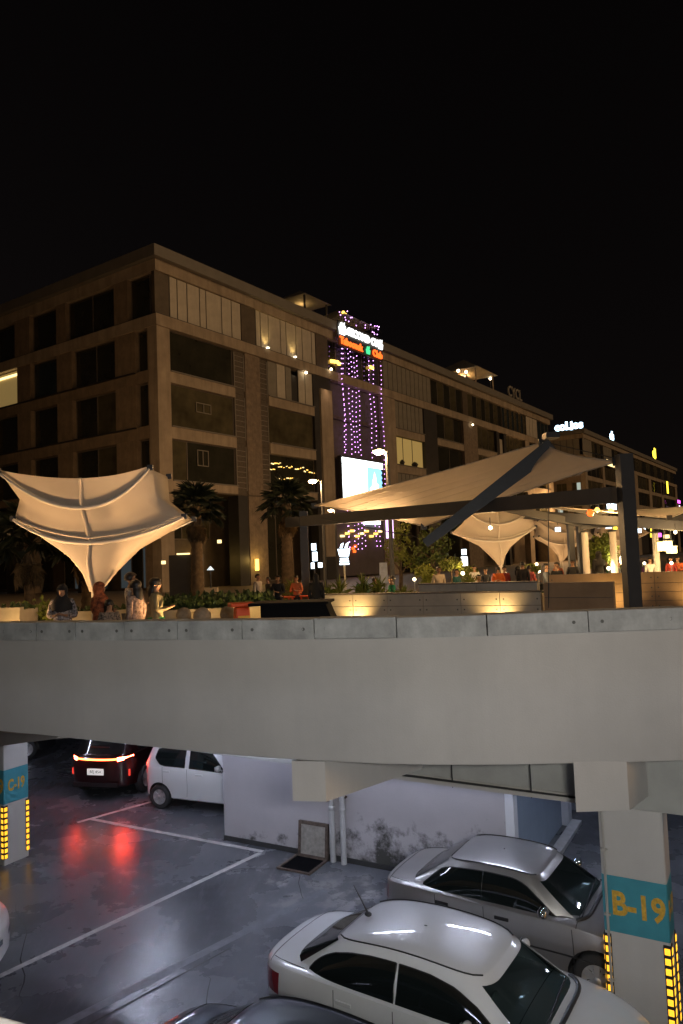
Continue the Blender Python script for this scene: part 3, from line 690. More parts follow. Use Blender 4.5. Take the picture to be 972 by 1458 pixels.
for z0, z1 in SP:
    lp(0.92, 60, z0, z1, None, 'spandrel', 0.02); Lf.box('sill', 2.3, 60, -0.15, 0.018, z1-0.08, z1, M['f_dark'])
Lf.box('lit_lamp_strip', 16.95, 20.3, 0.30, 0.34, 17.95, 18.15, M['lit_strip'])
for v in (0.92, 8.2, 15.2, 17.6, 25.0, 32.0):
    lp(v, v+1.1 if v > 1 else v+0.8, -0.15, 6.998, M['f_dark'] if v in (8.2, 17.6) else M['f_left'], 'column', 0.05)
M['f_shop'] = emit('dim_shop_interior', (0.55, 0.72, 0.8), 0.045, (0.1, 0.12, 0.13))
Lf.window(9.5, 15.0, 0.0, 6.0, [M['f_shop'], G], (.25, .5, .75), 2.9, name='shop_window'); Lf.window(4.0, 7.9, 0.0, 6.0, [M['f_shop'], G], (.33, .66), 2.9, name='shop_window'); Lf.window(19.0, 24.8, 0.0, 6.0, [M['f_shop'], G], (.25, .5, .75), 2.9, name='shop_window')

# curtains of lamps inside the lit fifth-floor bay: small up-lights at the panels' feet
for u in (11.9, 15.6):
    F.box('up_light', u-0.10, u+0.10, -0.22, -0.06, 19.37, 19.45, M['bulb_warm'])
    spot('up_light_beam', (u, -0.15, 19.52), (u, 0.25, 22.5), 60, (1.0, 0.66, 0.22), 95, 0.9, mall)
spot('pier_wash', (20.1, -1.0, 18.6), (20.1, 0, 10), 160, (1.0, 0.62, 0.36), 70, 0.8, mall)

# --- things on the mall
strings = 'purple fairy light strings down the mall front'
bulb = None
for i, u in enumerate((22.6, 23.4, 24.35, 24.9, 25.5, 26.05, 28.2, 29.0, 29.75)):
    t = thing('fairy_light_string', (0, 0, 0), 0, ('leftmost', 'second from left', 'third from left', 'fourth from left', 'middle', 'fourth from right', 'third from right', 'second from right', 'rightmost')[i]+' of the nine purple fairy light strings on the mall front', 'light string', strings)
    t.parent = None
    u0 = u
    rnd = random.Random(i); mb = MB(); wr = MB(); zz = 23.0 if i != 4 else 21.5; path = []
    zz -= rnd.random()*0.4
    while zz > 2.4:
        x = (22.6-u0)*0+0.12*math.sin(zz*0.9+i)+(23.0-zz)*0.004; path.append((x, 0, zz))
        if not (7.9 < zz < 11.6 and i in (1, 2, 3, 4, 5, 6, 7)):
            s = 0.058; mb.add([(x+s, 0, zz), (x-s, 0, zz), (x, s, zz), (x, -s, zz), (x, 0, zz+s), (x, 0, zz-s)], [(0, 2, 4), (2, 1, 4), (1, 3, 4), (3, 0, 4), (2, 0, 5), (1, 2, 5), (3, 1, 5), (0, 3, 5)])
        zz -= 0.47+rnd.random()*0.05
    wr.tube(path, 0.012, 4)
    T = Matrix.Translation((-12.40, 50, 4.0)) @ Matrix.Rotation(BA, 4, 'Z') @ Matrix.Translation((u0, -0.32 if i not in (1, 2, 3, 4, 5, 6, 7) else 0.12, 0))
    t.location = T.translation; t.rotation_euler = (0, 0, BA)
    b = mb.build('bulbs', M['fairy'], t); tag(b, kind='stuff'); wr.build('cable', M['f_dark'], t)
def at_mall(u, v, z): return Matrix.Translation((-12.40, 50, 4.0)) @ Matrix.Rotation(BA, 4, 'Z') @ Vector((u, v, z))
# scattered bulbs along the roof edge
t = thing('fairy_light_garland', at_mall(21.9, -0.5, 24.3), BA, 'purple fairy light garland along the roof edge above the coffee sign', 'light string')
mb = MB(); rnd = random.Random(4)
for k in range(26):
    x = rnd.random()*8.2; z = rnd.random()*1.15+0.15*math.sin(x); s = 0.065
    if 3.6 < x < 4.8: continue
    mb.add([(x+s, 0, z), (x-s, 0, z), (x, s, z), (x, -s, z), (x, 0, z+s), (x, 0, z-s)], [(0, 2, 4), (2, 1, 4), (1, 3, 4), (3, 0, 4), (2, 0, 5), (1, 2, 5), (3, 1, 5), (0, 3, 5)])
tag(mb.build('bulbs', M['fairy'], t), kind='stuff')
mb = MB(); mb.tube([(x*0.4, 0, 0.5+0.4*math.sin(x*1.4)) for x in range(21)], 0.015, 4); mb.build('cable', M['f_dark'], t)
# sign: white letters, red letters
sg = thing('roof_sign', at_mall(25.9, -0.62, 22.3), BA, 'lit white coffee shop lettering over red and green lettering at the roof edge', 'sign')
MB().box(-4.05, 4.05, 0.10, 0.16, -0.5, 1.9).build('backing', M['f_dark'], sg)
text('white_lettering', '& SECOND CUP', 0.98, M['sign_white'], sg, (0.15, 0, 1.15), (R(90), 0, 0), 0.05, bold=0.05)
def cup(name, s, m, par, loc):
    mb = MB(); mb.prism([(-0.34*s, 0.0), (0.34*s, 0.0), (0.46*s, 0.55*s), (-0.46*s, 0.55*s)], -0.05, 0.05)
    mb.prism([(-0.3*s, 0.62*s), (-0.1*s, 0.62*s), (0.0*s, 1.0*s), (-0.2*s, 0.9*s)], -0.05, 0.05); mb.prism([(0.05*s, 0.62*s), (0.28*s, 0.62*s), (0.36*s, 1.05*s), (0.15*s, 0.9*s)], -0.05, 0.05)
    o = mb.build(name, m, par, loc); o.rotation_euler = (R(90), 0, 0); return o
cup('cup_emblem', 1.2, M['sign_white'], sg, (-3.45, 0, 0.62)); cup('cup_emblem', 1.0, M['sign_white'], sg, (3.55, 0, 0.72))
text('red_lettering', 'Taboonek', 0.95, M['sign_red'], sg, (-1.9, 0, 0.02), (R(90), 0, 0), 0.05, bold=0.03)
cup('green_emblem', 0.8, M['sign_green'], sg, (1.1, 0, -0.3))
text('red_lettering', 'Club', 0.95, M['sign_red'], sg, (2.9, 0, 0.02), (R(90), 0, 0), 0.05, bold=0.03)
# video screen
M['scr_white'] = emit('screen_white', (0.96, 1.0, 1.0), 4.5); M['scr_blue'] = emit('screen_blue', (0.25, 0.62, 1.0), 2.0); M['scr_cyan'] = emit('screen_glow', (0.75, 0.95, 1.0), 3.5)
vs = thing('video_screen', at_mall(25.5, -0.45, 7.3), BA, 'big bright white and blue video screen on the mall front under the light strings', 'screen')
MB().box(-3.85, 3.85, 0.0, 0.40, -0.1, 4.0).build('cabinet', M['f_dark'], vs)
MB().box(-3.7, 0.6, -0.03, -0.004, 0.0, 3.2).build('picture_area', M['scr_white'], vs)
MB().box(0.603, 3.25, -0.03, -0.004, 0.0, 3.2).build('picture_area', M['scr_blue'], vs)
MB().box(-3.7, 3.6, -0.035, -0.004, 3.25, 3.85).build('top_light_bar', M['scr_white'], vs)
mb = MB()
pr = [(0.9, 0.0), (2.5, 0.0), (2.75, 0.6), (2.6, 1.1), (2.7, 1.6), (2.3, 1.75), (2.25, 2.3), (1.95, 2.9), (1.7, 2.2), (1.55, 2.0), (1.4, 1.4), (1.0, 1.2), (1.15, 0.6)]
mb.prism(pr, -0.004, 0.0); o = mb.build('picture_detail', M['scr_cyan'], vs, (0.0, -0.033, 0)); o.rotation_euler = (R(90), 0, 0)
mb = MB()
for k in range(6): mb.box(3.3, 3.42, -0.02, -0.003, 0.25+k*0.5, 0.5+k*0.5)
mb.build('side_lamp', M['scr_blue'], vs)
# roof terrace pavilions and lamps
def pavilion(u, z, w, label, lit):
    t = thing('roof_pavilion', at_mall(u, 2.5, 24.07), BA, label, 'pavilion', 'pavilions on the mall roof')
    mb = MB(); h = z
    for sx in (-1, 1):
        for sy in (-1, 1): MB().box(sx*w-0.07, sx*w+0.07, sy*w-0.07, sy*w+0.07, 0, h).build('post', M['f_conc'] if lit else M['f_dark'], t)
    mb = MB(); mb.add([(-w*1.2, -w*1.2, h+0.002), (w*1.2, -w*1.2, h+0.002), (w*1.2, w*1.2, h+0.002), (-w*1.2, w*1.2, h+0.002), (0, 0, h+w*0.75)], [(0, 1, 4), (1, 2, 4), (2, 3, 4), (3, 0, 4), (3, 2, 1, 0)])
    mb.build('canopy', M['f_panel'], t)
    if lit: MB().lathe([(0.02, 0.0), (0.13, 0.05), (0.13, 0.9), (0.02, 0.95)], 8).build('lantern', M['bulb_warm'], t, (0, 0, h-1.1)); point('lantern_light', (0, 0, h-0.6), 2200, (1, 0.45, 0.12), 0.15, t)
    else: point('lantern_light', (0, 0, h-0.5), 22, (1, 0.6, 0.2), 0.15, t)
    return t
pavilion(20.2, 1.9, 1.75, 'dim pyramid roofed pavilion on the mall roof left of the lit lettering', False)
pavilion(26.5, 1.2, 2.4, 'dark pavilion on the mall roof behind the lit lettering', False)
pavilion(56.8, 1.9, 2.9, 'glowing lamp lit pavilion on the mall roof near the far end', True)
for u, z, lab in ((49.9, 0.6, 'small globe lamp on the roof edge left of the glowing pavilion'), (52.3, 0.9, 'small globe lamp beside the left post of the glowing pavilion'), (60.3, 1.5, 'globe lamp on a post right of the glowing pavilion')):
    t = thing('roof_lamp', at_mall(u, 0.2, 24.07), BA, lab, 'lamp', 'globe lamps on the mall roof')
    MB().tube([(0, 0, 0), (0, 0, z)], 0.05, 6).build('post', M['f_dark'], t); MB().ball((0, 0, z+0.2), 0.2, 8).build('globe', M['bulb_warm'], t)
t = thing('roof_lamp', at_mall(24.6, 0.4, 24.07), BA, 'cluster of small warm lamps above the coffee sign', 'lamp', 'globe lamps on the mall roof')
mb = MB(); mb.tube([(0, 0, 0), (0, 0, 1.6)], 0.05, 6); mb.build('post', M['f_dark'], t)
for k in range(3): MB().ball((k*0.35-0.3, 0, 1.7-k*0.12), 0.17, 8).build('globe', M['neon'], t)
M['letter_dim'] = mat('unlit_letters', (0.32, 0.31, 0.28), 0.6)
t = thing('roof_letters', at_mall(68.4, -0.2, 24.07), BA, 'unlit grey letters standing on the mall roof edge', 'sign')
text('letters', 'CYCL', 2.2, M['letter_dim'], t, (0, 0, 0.85), (R(90), 0, 0), 0.08, bold=0.03)
mb = MB()
for k in range(60): mb.box(31+k*0.33, 31.2+k*0.33, 0.5, 0.7, 24.07, 24.3+0.3*random.random())
o = mb.build('roof_hedge', M['f_dark']); o.location = (-12.40, 50, 4.0); o.rotation_euler = (0, 0, BA); tag(o, 'dark hedge growing along the mall roof edge right of the lettering', 'hedge', kind='stuff')
# shop signs along the mall front
def lightbox(u, z, w, h, m, label, letters=None, lm=None, v=-0.35, back=None):
    t = thing('shop_sign', at_mall(u, v, z), BA, label, 'sign', 'lit shop signs on the plaza fronts')
    MB().box(-w/2-0.05, w/2+0.05, 0.0, 0.2, -0.05, h+0.05).build('sign_box', back or M['f_dark'], t)
    if letters: text('lettering', letters, h*0.75, lm or m, t, (0, -0.02, h/2), (R(90), 0, 0), 0.03, bold=0.03)
    else: MB().box(-w/2, w/2, -0.03, -0.003, 0, h).build('lit_face', m, t)
    return t
M['green_back'] = emit('green_glow_face', (0.02, 0.30, 0.10), 0.5)
lightbox(58.3, 5.3, 6.4, 1.1, M['sign_green'], 'green lit shop sign behind the pale mushroom canopy', 'O I', emit('pale_green_letters', (0.5, 1.0, 0.7), 3), back=M['green_back'])
lightbox(67.6, 5.3, 5.4, 1.3, M['sign_yellow'], 'cream shop sign with yellow script behind the mushroom canopy', 'Cafe', emit('cream_letters', (0.95, 1.0, 0.55), 3.5), back=M['f_conc'])
lightbox(72.2, 5.2, 1.6, 0.9, M['lit_strip'], 'small warm white shop sign right of the cream sign')
lightbox(75.6, 5.2, 1.7, 0.7, M['sign_white'], 'small pale pink white shop sign between two white signs')
lightbox(78.9, 5.2, 2.6, 0.8, M['sign_cool'], 'long cool white shop sign at the end of the mall row')
t = thing('louvred_light', at_mall(50.3, -0.3, 5.2), BA, 'bright louvred opening with pale slats left of the green sign', 'opening', None)
MB().box(-1.5, 1.5, 0.02, 0.1, 0, 1.5).build('backing', M['f_dark'], t)
for k in range(4): MB().box(-1.4, 1.4, -0.05, 0.0, 0.1+k*0.36, 0.28+k*0.36).build('slat', emit('pale_slat', (0.85, 0.95, 0.85), 0.8), t)
# ------------------------------------------------------------------ second mall building
B2 = Vector((45.5, 135.0, 4.0))
def at_b2(u, v, z): return Matrix.Translation(B2) @ Matrix.Rotation(BA, 4, 'Z') @ Vector((u, v, z))
bt = thing('shopping_mall', B2, BA, 'farther concrete mall building with a white rooftop word sign on its corner', 'building')
mall_keep = mall; mall = bt
boxpart(bt, 'inner_core', 0.8, 92, 0.8, 34, 0, 23.1, M['f_dark'])
boxpart(bt, 'roof_capping', -0.4, 93, -0.4, 0.8, 23.25, 24.06, M['f_cap']); boxpart(bt, 'roof_capping', -0.4, 0.8, 0.803, 34, 23.25, 24.06, M['f_cap'])
boxpart(bt, 'top_band', 0, 93, 0, 0.78, 22.42, 23.247, M['f_conc']); boxpart(bt, 'top_band', 0, 0.78, 0.783, 34, 22.42, 23.247, M['f_conc'])
boxpart(bt, 'floor_band', -0.1, 93, -0.1, 0.78, 18.45, 19.28, M['f_conc']); boxpart(bt, 'floor_band', -0.1, 0.78, 0.783, 34, 18.45, 19.28, M['f_conc'])
F2 = Face(bt, 'front'); S2 = Face(bt, 'side')
F = F2
for u0, u1, mt in ((0.1, 6, M['f_panel2']), (14.5, 21, M['f_panel2'])):
    n = int((u1-u0)/1.1); F2.panels([u0+(u1-u0)*k/n for k in range(n+1)], 19.29, 22.418, [mt])
F2.window(6.2, 14.3, 19.29, 22.418, [G2, G], (.25, .5, .75)); F2.window(21.2, 45, 19.29, 22.418, [G, G2], (.1, .2, .3, .4, .5, .6, .7, .8, .9)); F2.window(45.2, 90, 19.29, 22.418, [G2, G], (.1, .2, .3, .4, .5, .6, .7, .8, .9))
pos = 0.0
for i, (a, b) in enumerate(((0, 1.5), (12.5, 14), (26, 29), (40, 43), (55, 58), (70, 73), (90, 93))):
    F2.box('pier', a, b, 0, 0.78, -0.15, 18.448, M['f_conc'])
    if i < 6:
        nx = (12.5, 26, 40, 55, 70, 90)[i]
        for z0, z1 in SP: F2.box('spandrel', b+0.003, nx-0.003, 0.02, 0.76, z0, z1, M['f_conc'])
        for zi, (z0, z1) in enumerate(ZL):
            F2.window(b+0.01, nx-0.01, z0+0.01, z1-0.002, [G, G2][(i+zi) % 2], (.33, .66), 0.35)
S2.panels([0.8+k*1.2 for k in range(8)], 19.29, 22.418, [M['f_panel2']])
M['lit_cool'] = emit('lit_window_pale', (0.8, 0.9, 0.75), 0.5)
for zi, (z0, z1) in enumerate(ZL):
    S2.window(1.0, 2.6, z0+0.6, z1-0.4, [M['lit_cool'], G2] if zi < 2 else G2, (.5,), 0.3); S2.window(3.6, 5.6, z0+0.6, z1-0.4, [G2, M['lit_cool']] if zi == 2 else G2, (.5,), 0.3)
    S2.window(6.4, 8.2, z0+0.6, z1-0.4, G2, (.5,), 0.3)
    for a, b in ((0.79, 0.99), (2.61, 3.59), (5.61, 6.39), (8.21, 34)): S2.box('pier', a, b, 0.01, 0.78, z0+0.003, z1-0.003, M['f_left'])
    for a, b in ((1.0, 2.6), (3.6, 5.6), (6.4, 8.2)):
        S2.box('spandrel', a, b, 0.01, 0.78, z0+0.003, z0+0.597, M['f_left']); S2.box('spandrel', a, b, 0.01, 0.78, z1-0.397, z1-0.003, M['f_left'])
for z0, z1 in SP: S2.box('spandrel', 0.79, 34, 0.015, 0.78, z0, z1, M['f_left'])
S2.box('wall', 0.79, 34, 0.0, 0.78, -0.15, 6.997, M['f_left'])
for v, z in ((0.9, 17.9), (2.4, 17.8), (1.6, 15.9)): MB().box(-0.1, 0.0, -0.5, 0.5, -0.14, 0.14).build('lit_fitting', M['sign_white'], bt, (-0.02, v, z))
mall = mall_keep
def sign2(name, u, v, z, rz, body, size, m, label, bold=0.04):
    t = thing(name, at_b2(u, v, z), BA+rz, label, 'sign', 'lit signs on the far mall building')
    text('lettering', body, size, m, t, (0, 0, size*0.45), (R(90), 0, 0), 0.1, bold=bold)
    MB().box(-len(body)*size*0.28, len(body)*size*0.28, 0.12, 0.2, 0.0, 0.12).build('support_rail', M['f_dark'], t); return t
M['sign_cool2'] = emit('cool_rooftop_letters', (0.55, 0.8, 1.0), 6)
sign2('roof_sign', 0.2, 2.6, 24.08, R(-90), 'coLjos', 2.0, M['sign_cool2'], 'cool white rooftop word sign on the corner of the far mall building', 0.10)
sign2('roof_sign', 20.5, -0.2, 24.08, 0, 'ols', 2.3, M['sign_cool2'], 'small cool white rooftop sign right of the corner word sign', 0.10)
sign2('roof_sign', 63.0, -0.2, 24.08, 0, 'oJi', 3.4, M['sign_yellow'], 'yellow rooftop sign on the far end of the far mall building', 0.12)
def box2(u, z, w, h, m, label, v=-0.4):
    t = thing('shop_sign', at_b2(u, v, z), BA, label, 'sign', 'lit signs on the far mall building')
    MB().box(-w/2-0.1, w/2+0.1, 0.0, 0.3, -0.1, h+0.1).build('sign_box', M['f_dark'], t); MB().box(-w/2, w/2, -0.04, -0.003, 0, h).build('lit_face', m, t)
box2(17.2, 18.4, 6.0, 1.2, M['lit_strip'], 'warm white sign board high on the far building by the steel post')
box2(16.0, 9.5, 7.6, 1.2, M['sign_cool'], 'long white sign board low on the far building by the steel post')
box2(72, 15.6, 2.0, 3.2, M['sign_yellow'], 'yellow blade sign on the far building', -1.2)
box2(87.5, 13.6, 4.2, 0.9, M['sign_pink'], 'pink top bar sign at the far end of the far building', -1.2)
box2(87.9, 10.4, 1.6, 2.6, emit('pale_pink_sign', (1, 0.6, 0.95), 4), 'pale pink upright sign under the pink bar', -1.2)
for u, z in ((36, 5.8), (44, 5.6)): box2(u, z, 3.6, 1.1, M['sign_white'] if u < 40 else M['sign_cool'], 'white shop sign in a far row of shops' if u < 40 else 'cool white shop sign in a far row of shops')
box2(52, 5.4, 1.2, 1.4, M['sign_yellow'], 'small yellow shop sign in a far row of shops')
# ------------------------------------------------------------------ plaza: tents
M['tent_pipe'] = mat('tent_pipe_pocket', (0.62, 0.58, 0.52), 0.6)
M['fabric_seam'] = mat('fabric_double_seam', (0.58, 0.52, 0.44), 0.8)
def qcurve(a, m, b, n=17):
    """curve through a, m (at the middle), b"""
    a, m, b = Vector(a), Vector(m), Vector(b); c = m*2-(a+b)*0.5
    return [tuple(a*(1-t)**2+c*2*t*(1-t)+b*t*t) for t in [i/(n-1) for i in range(n)]]
def tent(loc, rz, sc, label, mirror=1, pw=1.0):
    t = thing('mushroom_canopy', (*loc, PZ), rz, label, 'canopy', 'tensile mushroom canopies on the plaza'); t.scale = (sc*mirror, sc, sc)
    z0 = PZ
    R_ = [((-.10, -.06, 5.25), (0, -.13, 5.25), (.10, -.06, 5.25)),
          ((-.20, -.12, 5.62), (-.02, -.24, 5.55), (.40, -.12, 5.62)),
          ((-.46, -.25, 6.00), (-.02, -.34, 5.82), (.80, -.25, 6.03)),
          ((-1.35, -.40, 6.66), (.06, -.46, 6.17), (1.80, -.40, 6.58)),
          ((-1.20, -.52, 7.02), (.04, -.56, 6.50), (1.33, -.52, 6.97)),
          ((-1.48, -.70, 7.52), (.03, -.76, 6.80), (1.26, -.70, 7.48)),
          ((-1.44, -.78, 7.54), (.10, -1.0, 7.31), (1.22, -.78, 7.50))]
    fr = [qcurve(*[(p[0], p[1], p[2]-z0) for p in r]) for r in R_]
    # refine between rows
    rows = []
    for i in range(len(fr)-1):
        for k in range(4):
            f = k/4
            rows.append([tuple(Vector(a).lerp(Vector(b), f)) for a, b in zip(fr[i], fr[i+1])])
    rows.append(fr[-1])
    m = MB()
    m.grid([r+[(x, -y, z) for x, y, z in r[::-1]] for r in rows], closed=True)
    m.build('fabric', M['fabric'], t)
    for i, r in ((3, 0.05), (5, 0.05)):
        for s in (1, -1):
            p = [(x*1.01, (y-0.045)*s, z-0.01) for x, y, z in fr[i]]
            MB().tube(p, [0.022+0.016*min(1, min(j, 16-j)/5) for j in range(17)], 8).build('bow_pipe', M['tent_pipe'], t)
    for s in (1, -1):
        rid = [(r[8][0], (r[8][1]-0.02)*s, r[8][2]) for r in rows]
        MB().tube(rid, 0.03, 8).build('ridge_rib', M['fabric_seam'], t)
        for a, b, e in ((3, 5.2, 0), (3, 5.2, 16), ):
            A, B = Vector(fr[3][e]), Vector(fr[4][8]).lerp(Vector(fr[3][8]), 0.75)
            p = [A.lerp(B, k/10)+Vector((0, -0.05, 0.06*math.sin(k/10*math.pi)*-1)) for k in range(11)]
            MB().tube([(v.x, v.y*s, v.z) for v in p], 0.022, 6).build('seam', M['fabric_seam'], t)
    MB().lathe([(0.22, 0), (0.22, 0.03), (0.09, 0.05), (0.075, 1.5)], 14).build('stem', M['tent_pipe'], t)
    m = MB()
    for f in fr:
        pass
    for e in (0, 16):
        for i in (3, 5):
            x, y, z = fr[i][e]; sx = -1 if e == 0 else 1
            for s in (1, -1): MB().box(-0.05, 0.05, -0.03, 0.03, -0.04, 0.06).build('corner_plate', M['steel'], t, (x+0.02*sx, (y-0.02)*s, z))
    for sx in (-1, 1):
        l = ((1.6 if sx < 0 else 2.35)*sx, -1.1 if sx < 0 else -0.65, 0.06)
        MB().lathe([(0.07, -0.06), (0.09, 0.02), (0.06, 0.06)], 10).build('up_light', M['bulb_warm'], t, l)
        s_ = spot('canopy_beam', (l[0], l[1]-0.02, 0.16), (0.35*sx, -0.35, 2.75), 680*pw, (1.0, 0.56, 0.24), 75, 0.8, t, 0.1)
    return t
tent((-4.75, 14.0), 0, 1.0, 'cream mushroom canopy with sagging pipes above the family on the left')
tent((6.0, 28.0), R(-8), 0.98, 'cream mushroom canopy over the crowd right of the sloping sail', -1, 0.45)
tent((11.3, 38.0), R(5), 0.92, 'cream canopy behind the twin dark posts', 1, 0.45)
tent((17.3, 46.0), R(0), 1.0, 'farthest cream canopy left of the yellow lanterns', 1, 0.5)
for i, x in enumerate(()): pass
# ------------------------------------------------------------------ shade sail frame
def member(path, w, h, name, par, m=None):
    """rectangular steel member between two points, w wide and h deep"""
    a, b = Vector(path[0]), Vector(path[1]); d = (b-a).normalized()
    s = d.cross(Vector((0, 0, 1))); s = s.normalized() if s.length > 0.02 else Vector((1, 0, 0)); u = s.cross(d)
    vs = []
    h2 = h if isinstance(h, tuple) else (h, h)
    for p, hh in ((a, h2[0]), (b, h2[1])):
        for x, y in ((-1, -1), (1, -1), (1, 1), (-1, 1)): vs.append(p+s*w/2*x+u*hh/2*y)
    o = Vector(par.location)
    vs = [v-o for v in vs]
    return MB().add(vs, [(3, 2, 1, 0), (4, 5, 6, 7), (0, 1, 5, 4), (1, 2, 6, 5), (2, 3, 7, 6), (3, 0, 4, 7)]).build(name, m or M['steel'], par)
fr = thing('sail_frame', (2.3, 20, PZ), 0, 'dark steel frame of posts, long beam and leaning boom carrying the big shade sail', 'frame')
member([(5.87, 15, PZ), (5.87, 15, 7.62)], 0.27, 0.30, 'post', fr)
member([(-1.31, 25, PZ), (-1.31, 25, 7.36)], 0.27, 0.30, 'post', fr)
member([(-1.9, 25.7, 7.03), (5.70, 15.18, 6.80)], 0.24, 0.34, 'beam', fr)
bo = member([(2.02, 18.0, 5.98), (5.18, 17.6, 8.22)], 0.22, (0.22, 0.40), 'boom', fr)
MB().box(-0.16, 0.16, -0.2, 0.2, -0.02, 0.12).build('boom_head', M['steel'], fr, (5.15-2.3, 17.6-20, 8.42-PZ))
for a, b in (((5.08, 17.6, 8.3), (4.95, 18.0, PZ)), ((5.1, 17.6, 8.3), (5.75, 15.1, 7.55)), ((2.05, 18.0, 6.1), (-1.2, 24.9, 7.2))):
    o = Vector(fr.location); MB().tube([Vector(a)-o, Vector(b)-o], 0.012, 6).build('cable', M['steel'], fr)
for p in ((5.87, 15), (-1.31, 25)): MB().box(-0.28, 0.28, -0.28, 0.28, 0, 0.03).build('base_plate', M['steel'], fr, (p[0]-2.3, p[1]-20, 0.001))
def sail(name, C4, label, dip=0.08, n=16, inset=0.10):
    """hypar membrane between four corners, edges pulled in"""
    A, B, C_, D_ = [Vector(c) for c in C4]; cen = (A+B+C_+D_)/4
    rows = []
    for i in range(n+1):
        u = i/n; row = []
        for j in range(n+1):
            v = j/n
            p = A*(1-u)*(1-v)+B*u*(1-v)+C_*u*v+D_*(1-u)*v
            e = (4*u*(1-u))*(1-4*v*(1-v))+(4*v*(1-v))*(1-4*u*(1-u))
            p = p.lerp(cen, inset*e)
            row.append(p-cen)
        rows.append(row)
    t = thing(name, cen, 0, label, 'shade sail', 'fabric shade sails')
    MB().grid(rows).build('fabric', M['fabric'], t)
    hem = [rows[0], [r[-1] for r in rows], rows[-1][::-1], [r[0] for r in rows][::-1]]
    for h in hem: MB().tube(h, 0.018, 6).build('hem_cable', M['fabric_seam'], t)
    for k in range(2, n, 2): MB().tube([r[k]-Vector((0, 0, 0.003)) for r in rows], 0.005, 4).build('seam', M['fabric_seam'], t)
    for c in (A, B, C_, D_): MB().box(-0.09, 0.09, -0.02, 0.02, -0.09, 0.09).build('corner_plate', M['steel'], t, c-cen)
    return t
sail('shade_sail', ((-0.93, 25, 7.54), (5.02, 17.9, 8.36), (5.80, 15.2, 7.5), (2.42, 21.6, 6.55)), 'large cream shade sail rising to the leaning boom, lit from below', inset=0.06)
spot('sail_beam', (0.9, 22.6, PZ+0.1), (0.9, 22.4, 7.6), 4200, (1.0, 0.60, 0.27), 72, 0.8, None, 0.15)
# second frame and sail farther right
f2 = thing('sail_frame', (8.6, 26, PZ), 0, 'farther dark steel frame with twin posts behind the brown wall', 'frame')
member([(8.42, 27, PZ), (8.42, 27, 6.68)], 0.20, 0.26, 'post', f2); member([(8.80, 27.1, PZ), (8.80, 27.1, 6.66)], 0.20, 0.26, 'post', f2)
member([(6.3, 27.5, 7.15), (13.5, 25.0, 6.15)], 0.2, 0.34, 'beam', f2); member([(5.2, 26.2, 7.45), (8.9, 27.0, 6.62)], 0.2, 0.26, 'beam', f2)
member([(8.8, 27.0, 6.55), (12.8, 26.2, 6.72)], 0.2, 0.26, 'beam', f2)
sail('shade_sail', ((6.3, 26.4, 7.45), (10.5, 30.5, 7.1), (15.0, 28.5, 7.3), (10.9, 24.3, 6.62)), 'brown shade sail low behind the tall right post', inset=0.08)
for i, (x, y, z) in enumerate(((8.66, 26, 6.3), (9.82, 26.4, 6.3), (11.9, 27.6, 6.2))):
    lab = ('pale slim post beside the twin dark posts', 'pale slim post left of the tall dark post', 'pale slim post right of the tall dark post')[i]
    t = thing('canopy_post', (x+0.15, y+0.6, PZ), 0, lab, 'post', 'pale slim posts')
    MB().lathe([(0.2, 0), (0.2, 0.04), (0.13, 0.06), (0.12, z-PZ)], 12).build('post', M['tent_pipe'], t); MB().lathe([(0.13, 0), (0.16, 0.02), (0.16, 0.06), (0.02, 0.08)], 12).build('cap', M['steel'], t, (0, 0, z-PZ))

# ------------------------------------------------------------------ plaza walls
M['wall_warm'] = mat('panel_concrete', (0.50, 0.455, 0.39), 0.8, var=0.16, scale=1.6, bump=0.15, bscale=30)
M['wall_brown'] = mat('boarded_concrete', (0.36, 0.245, 0.15), 0.85, var=0.22, scale=1.3, bump=0.2, bscale=24)
M['cap_dark'] = mat('dark_cap_stone', (0.15, 0.13, 0.115), 0.7, var=0.2, scale=4)
def panelwall(a, b, rows, pw_, label, m, th=0.25, cap=None, holes=True):
    a, b = Vector((*a, 0)), Vector((*b, 0)); d = b-a; ln = d.length
    t = thing('panel_wall', (a.x, a.y, PZ), math.atan2(d.y, d.x), label, 'wall')
    n = max(1, round(ln/pw_)); w = ln/n; hm = None
    MB().box(0.01, ln-0.01, 0.03, th, 0, rows[-1]-0.004).build('wall_core', M['cap_dark'], t)
    for i in range(n):
        for r in range(len(rows)-1):
            z0, z1 = rows[r]+0.007, rows[r+1]-0.007
            p = MB().box(i*w+0.007, (i+1)*w-0.007, 0, 0.028, z0, z1).build('concrete_panel', m, t)
            if holes:
                hb = MB()
                for zz in ((z0+0.09, z1-0.09) if z1-z0 > 0.32 else ((z0+z1)/2,)):
                    for xx in (i*w+0.09, (i+1)*w-0.09): hb.box(xx-0.018, xx+0.018, -0.003, -0.0005, zz-0.018, zz+0.018)
                tag(hb.build('tie_hole', M['tiehole'], p), kind='stuff')
    if cap: MB().box(-0.02, ln+0.02, -0.03, th+0.05, rows[-1]+0.001, rows[-1]+cap).build('wall_cap', M['cap_dark'], t)
    return t
panelwall((-0.70, 20.55), (4.80, 18.0), (0, 0.52, 0.84), 1.02, 'low pale concrete panel wall with tie holes and two uplights', M['wall_warm'], cap=0.035)
panelwall((2.0, 19.75), (4.85, 18.45), (0.60, 1.06), 1.3, 'dark grey upstand wall behind the pale panel wall', M['wall_warm'], cap=0.03, holes=False)
panelwall((4.87, 18.0), (6.30, 17.2), (0, 0.36, 0.70, 1.06), 1.6, 'brown streaked concrete wall end left of the tall post', M['wall_brown'], holes=False)
panelwall((6.10, 21.9), (14.5, 19.4), (0, 0.3, 0.55, 0.80, 1.12), 2.6, 'long warm lit boarded wall running behind the tall post', M['wall_brown'])
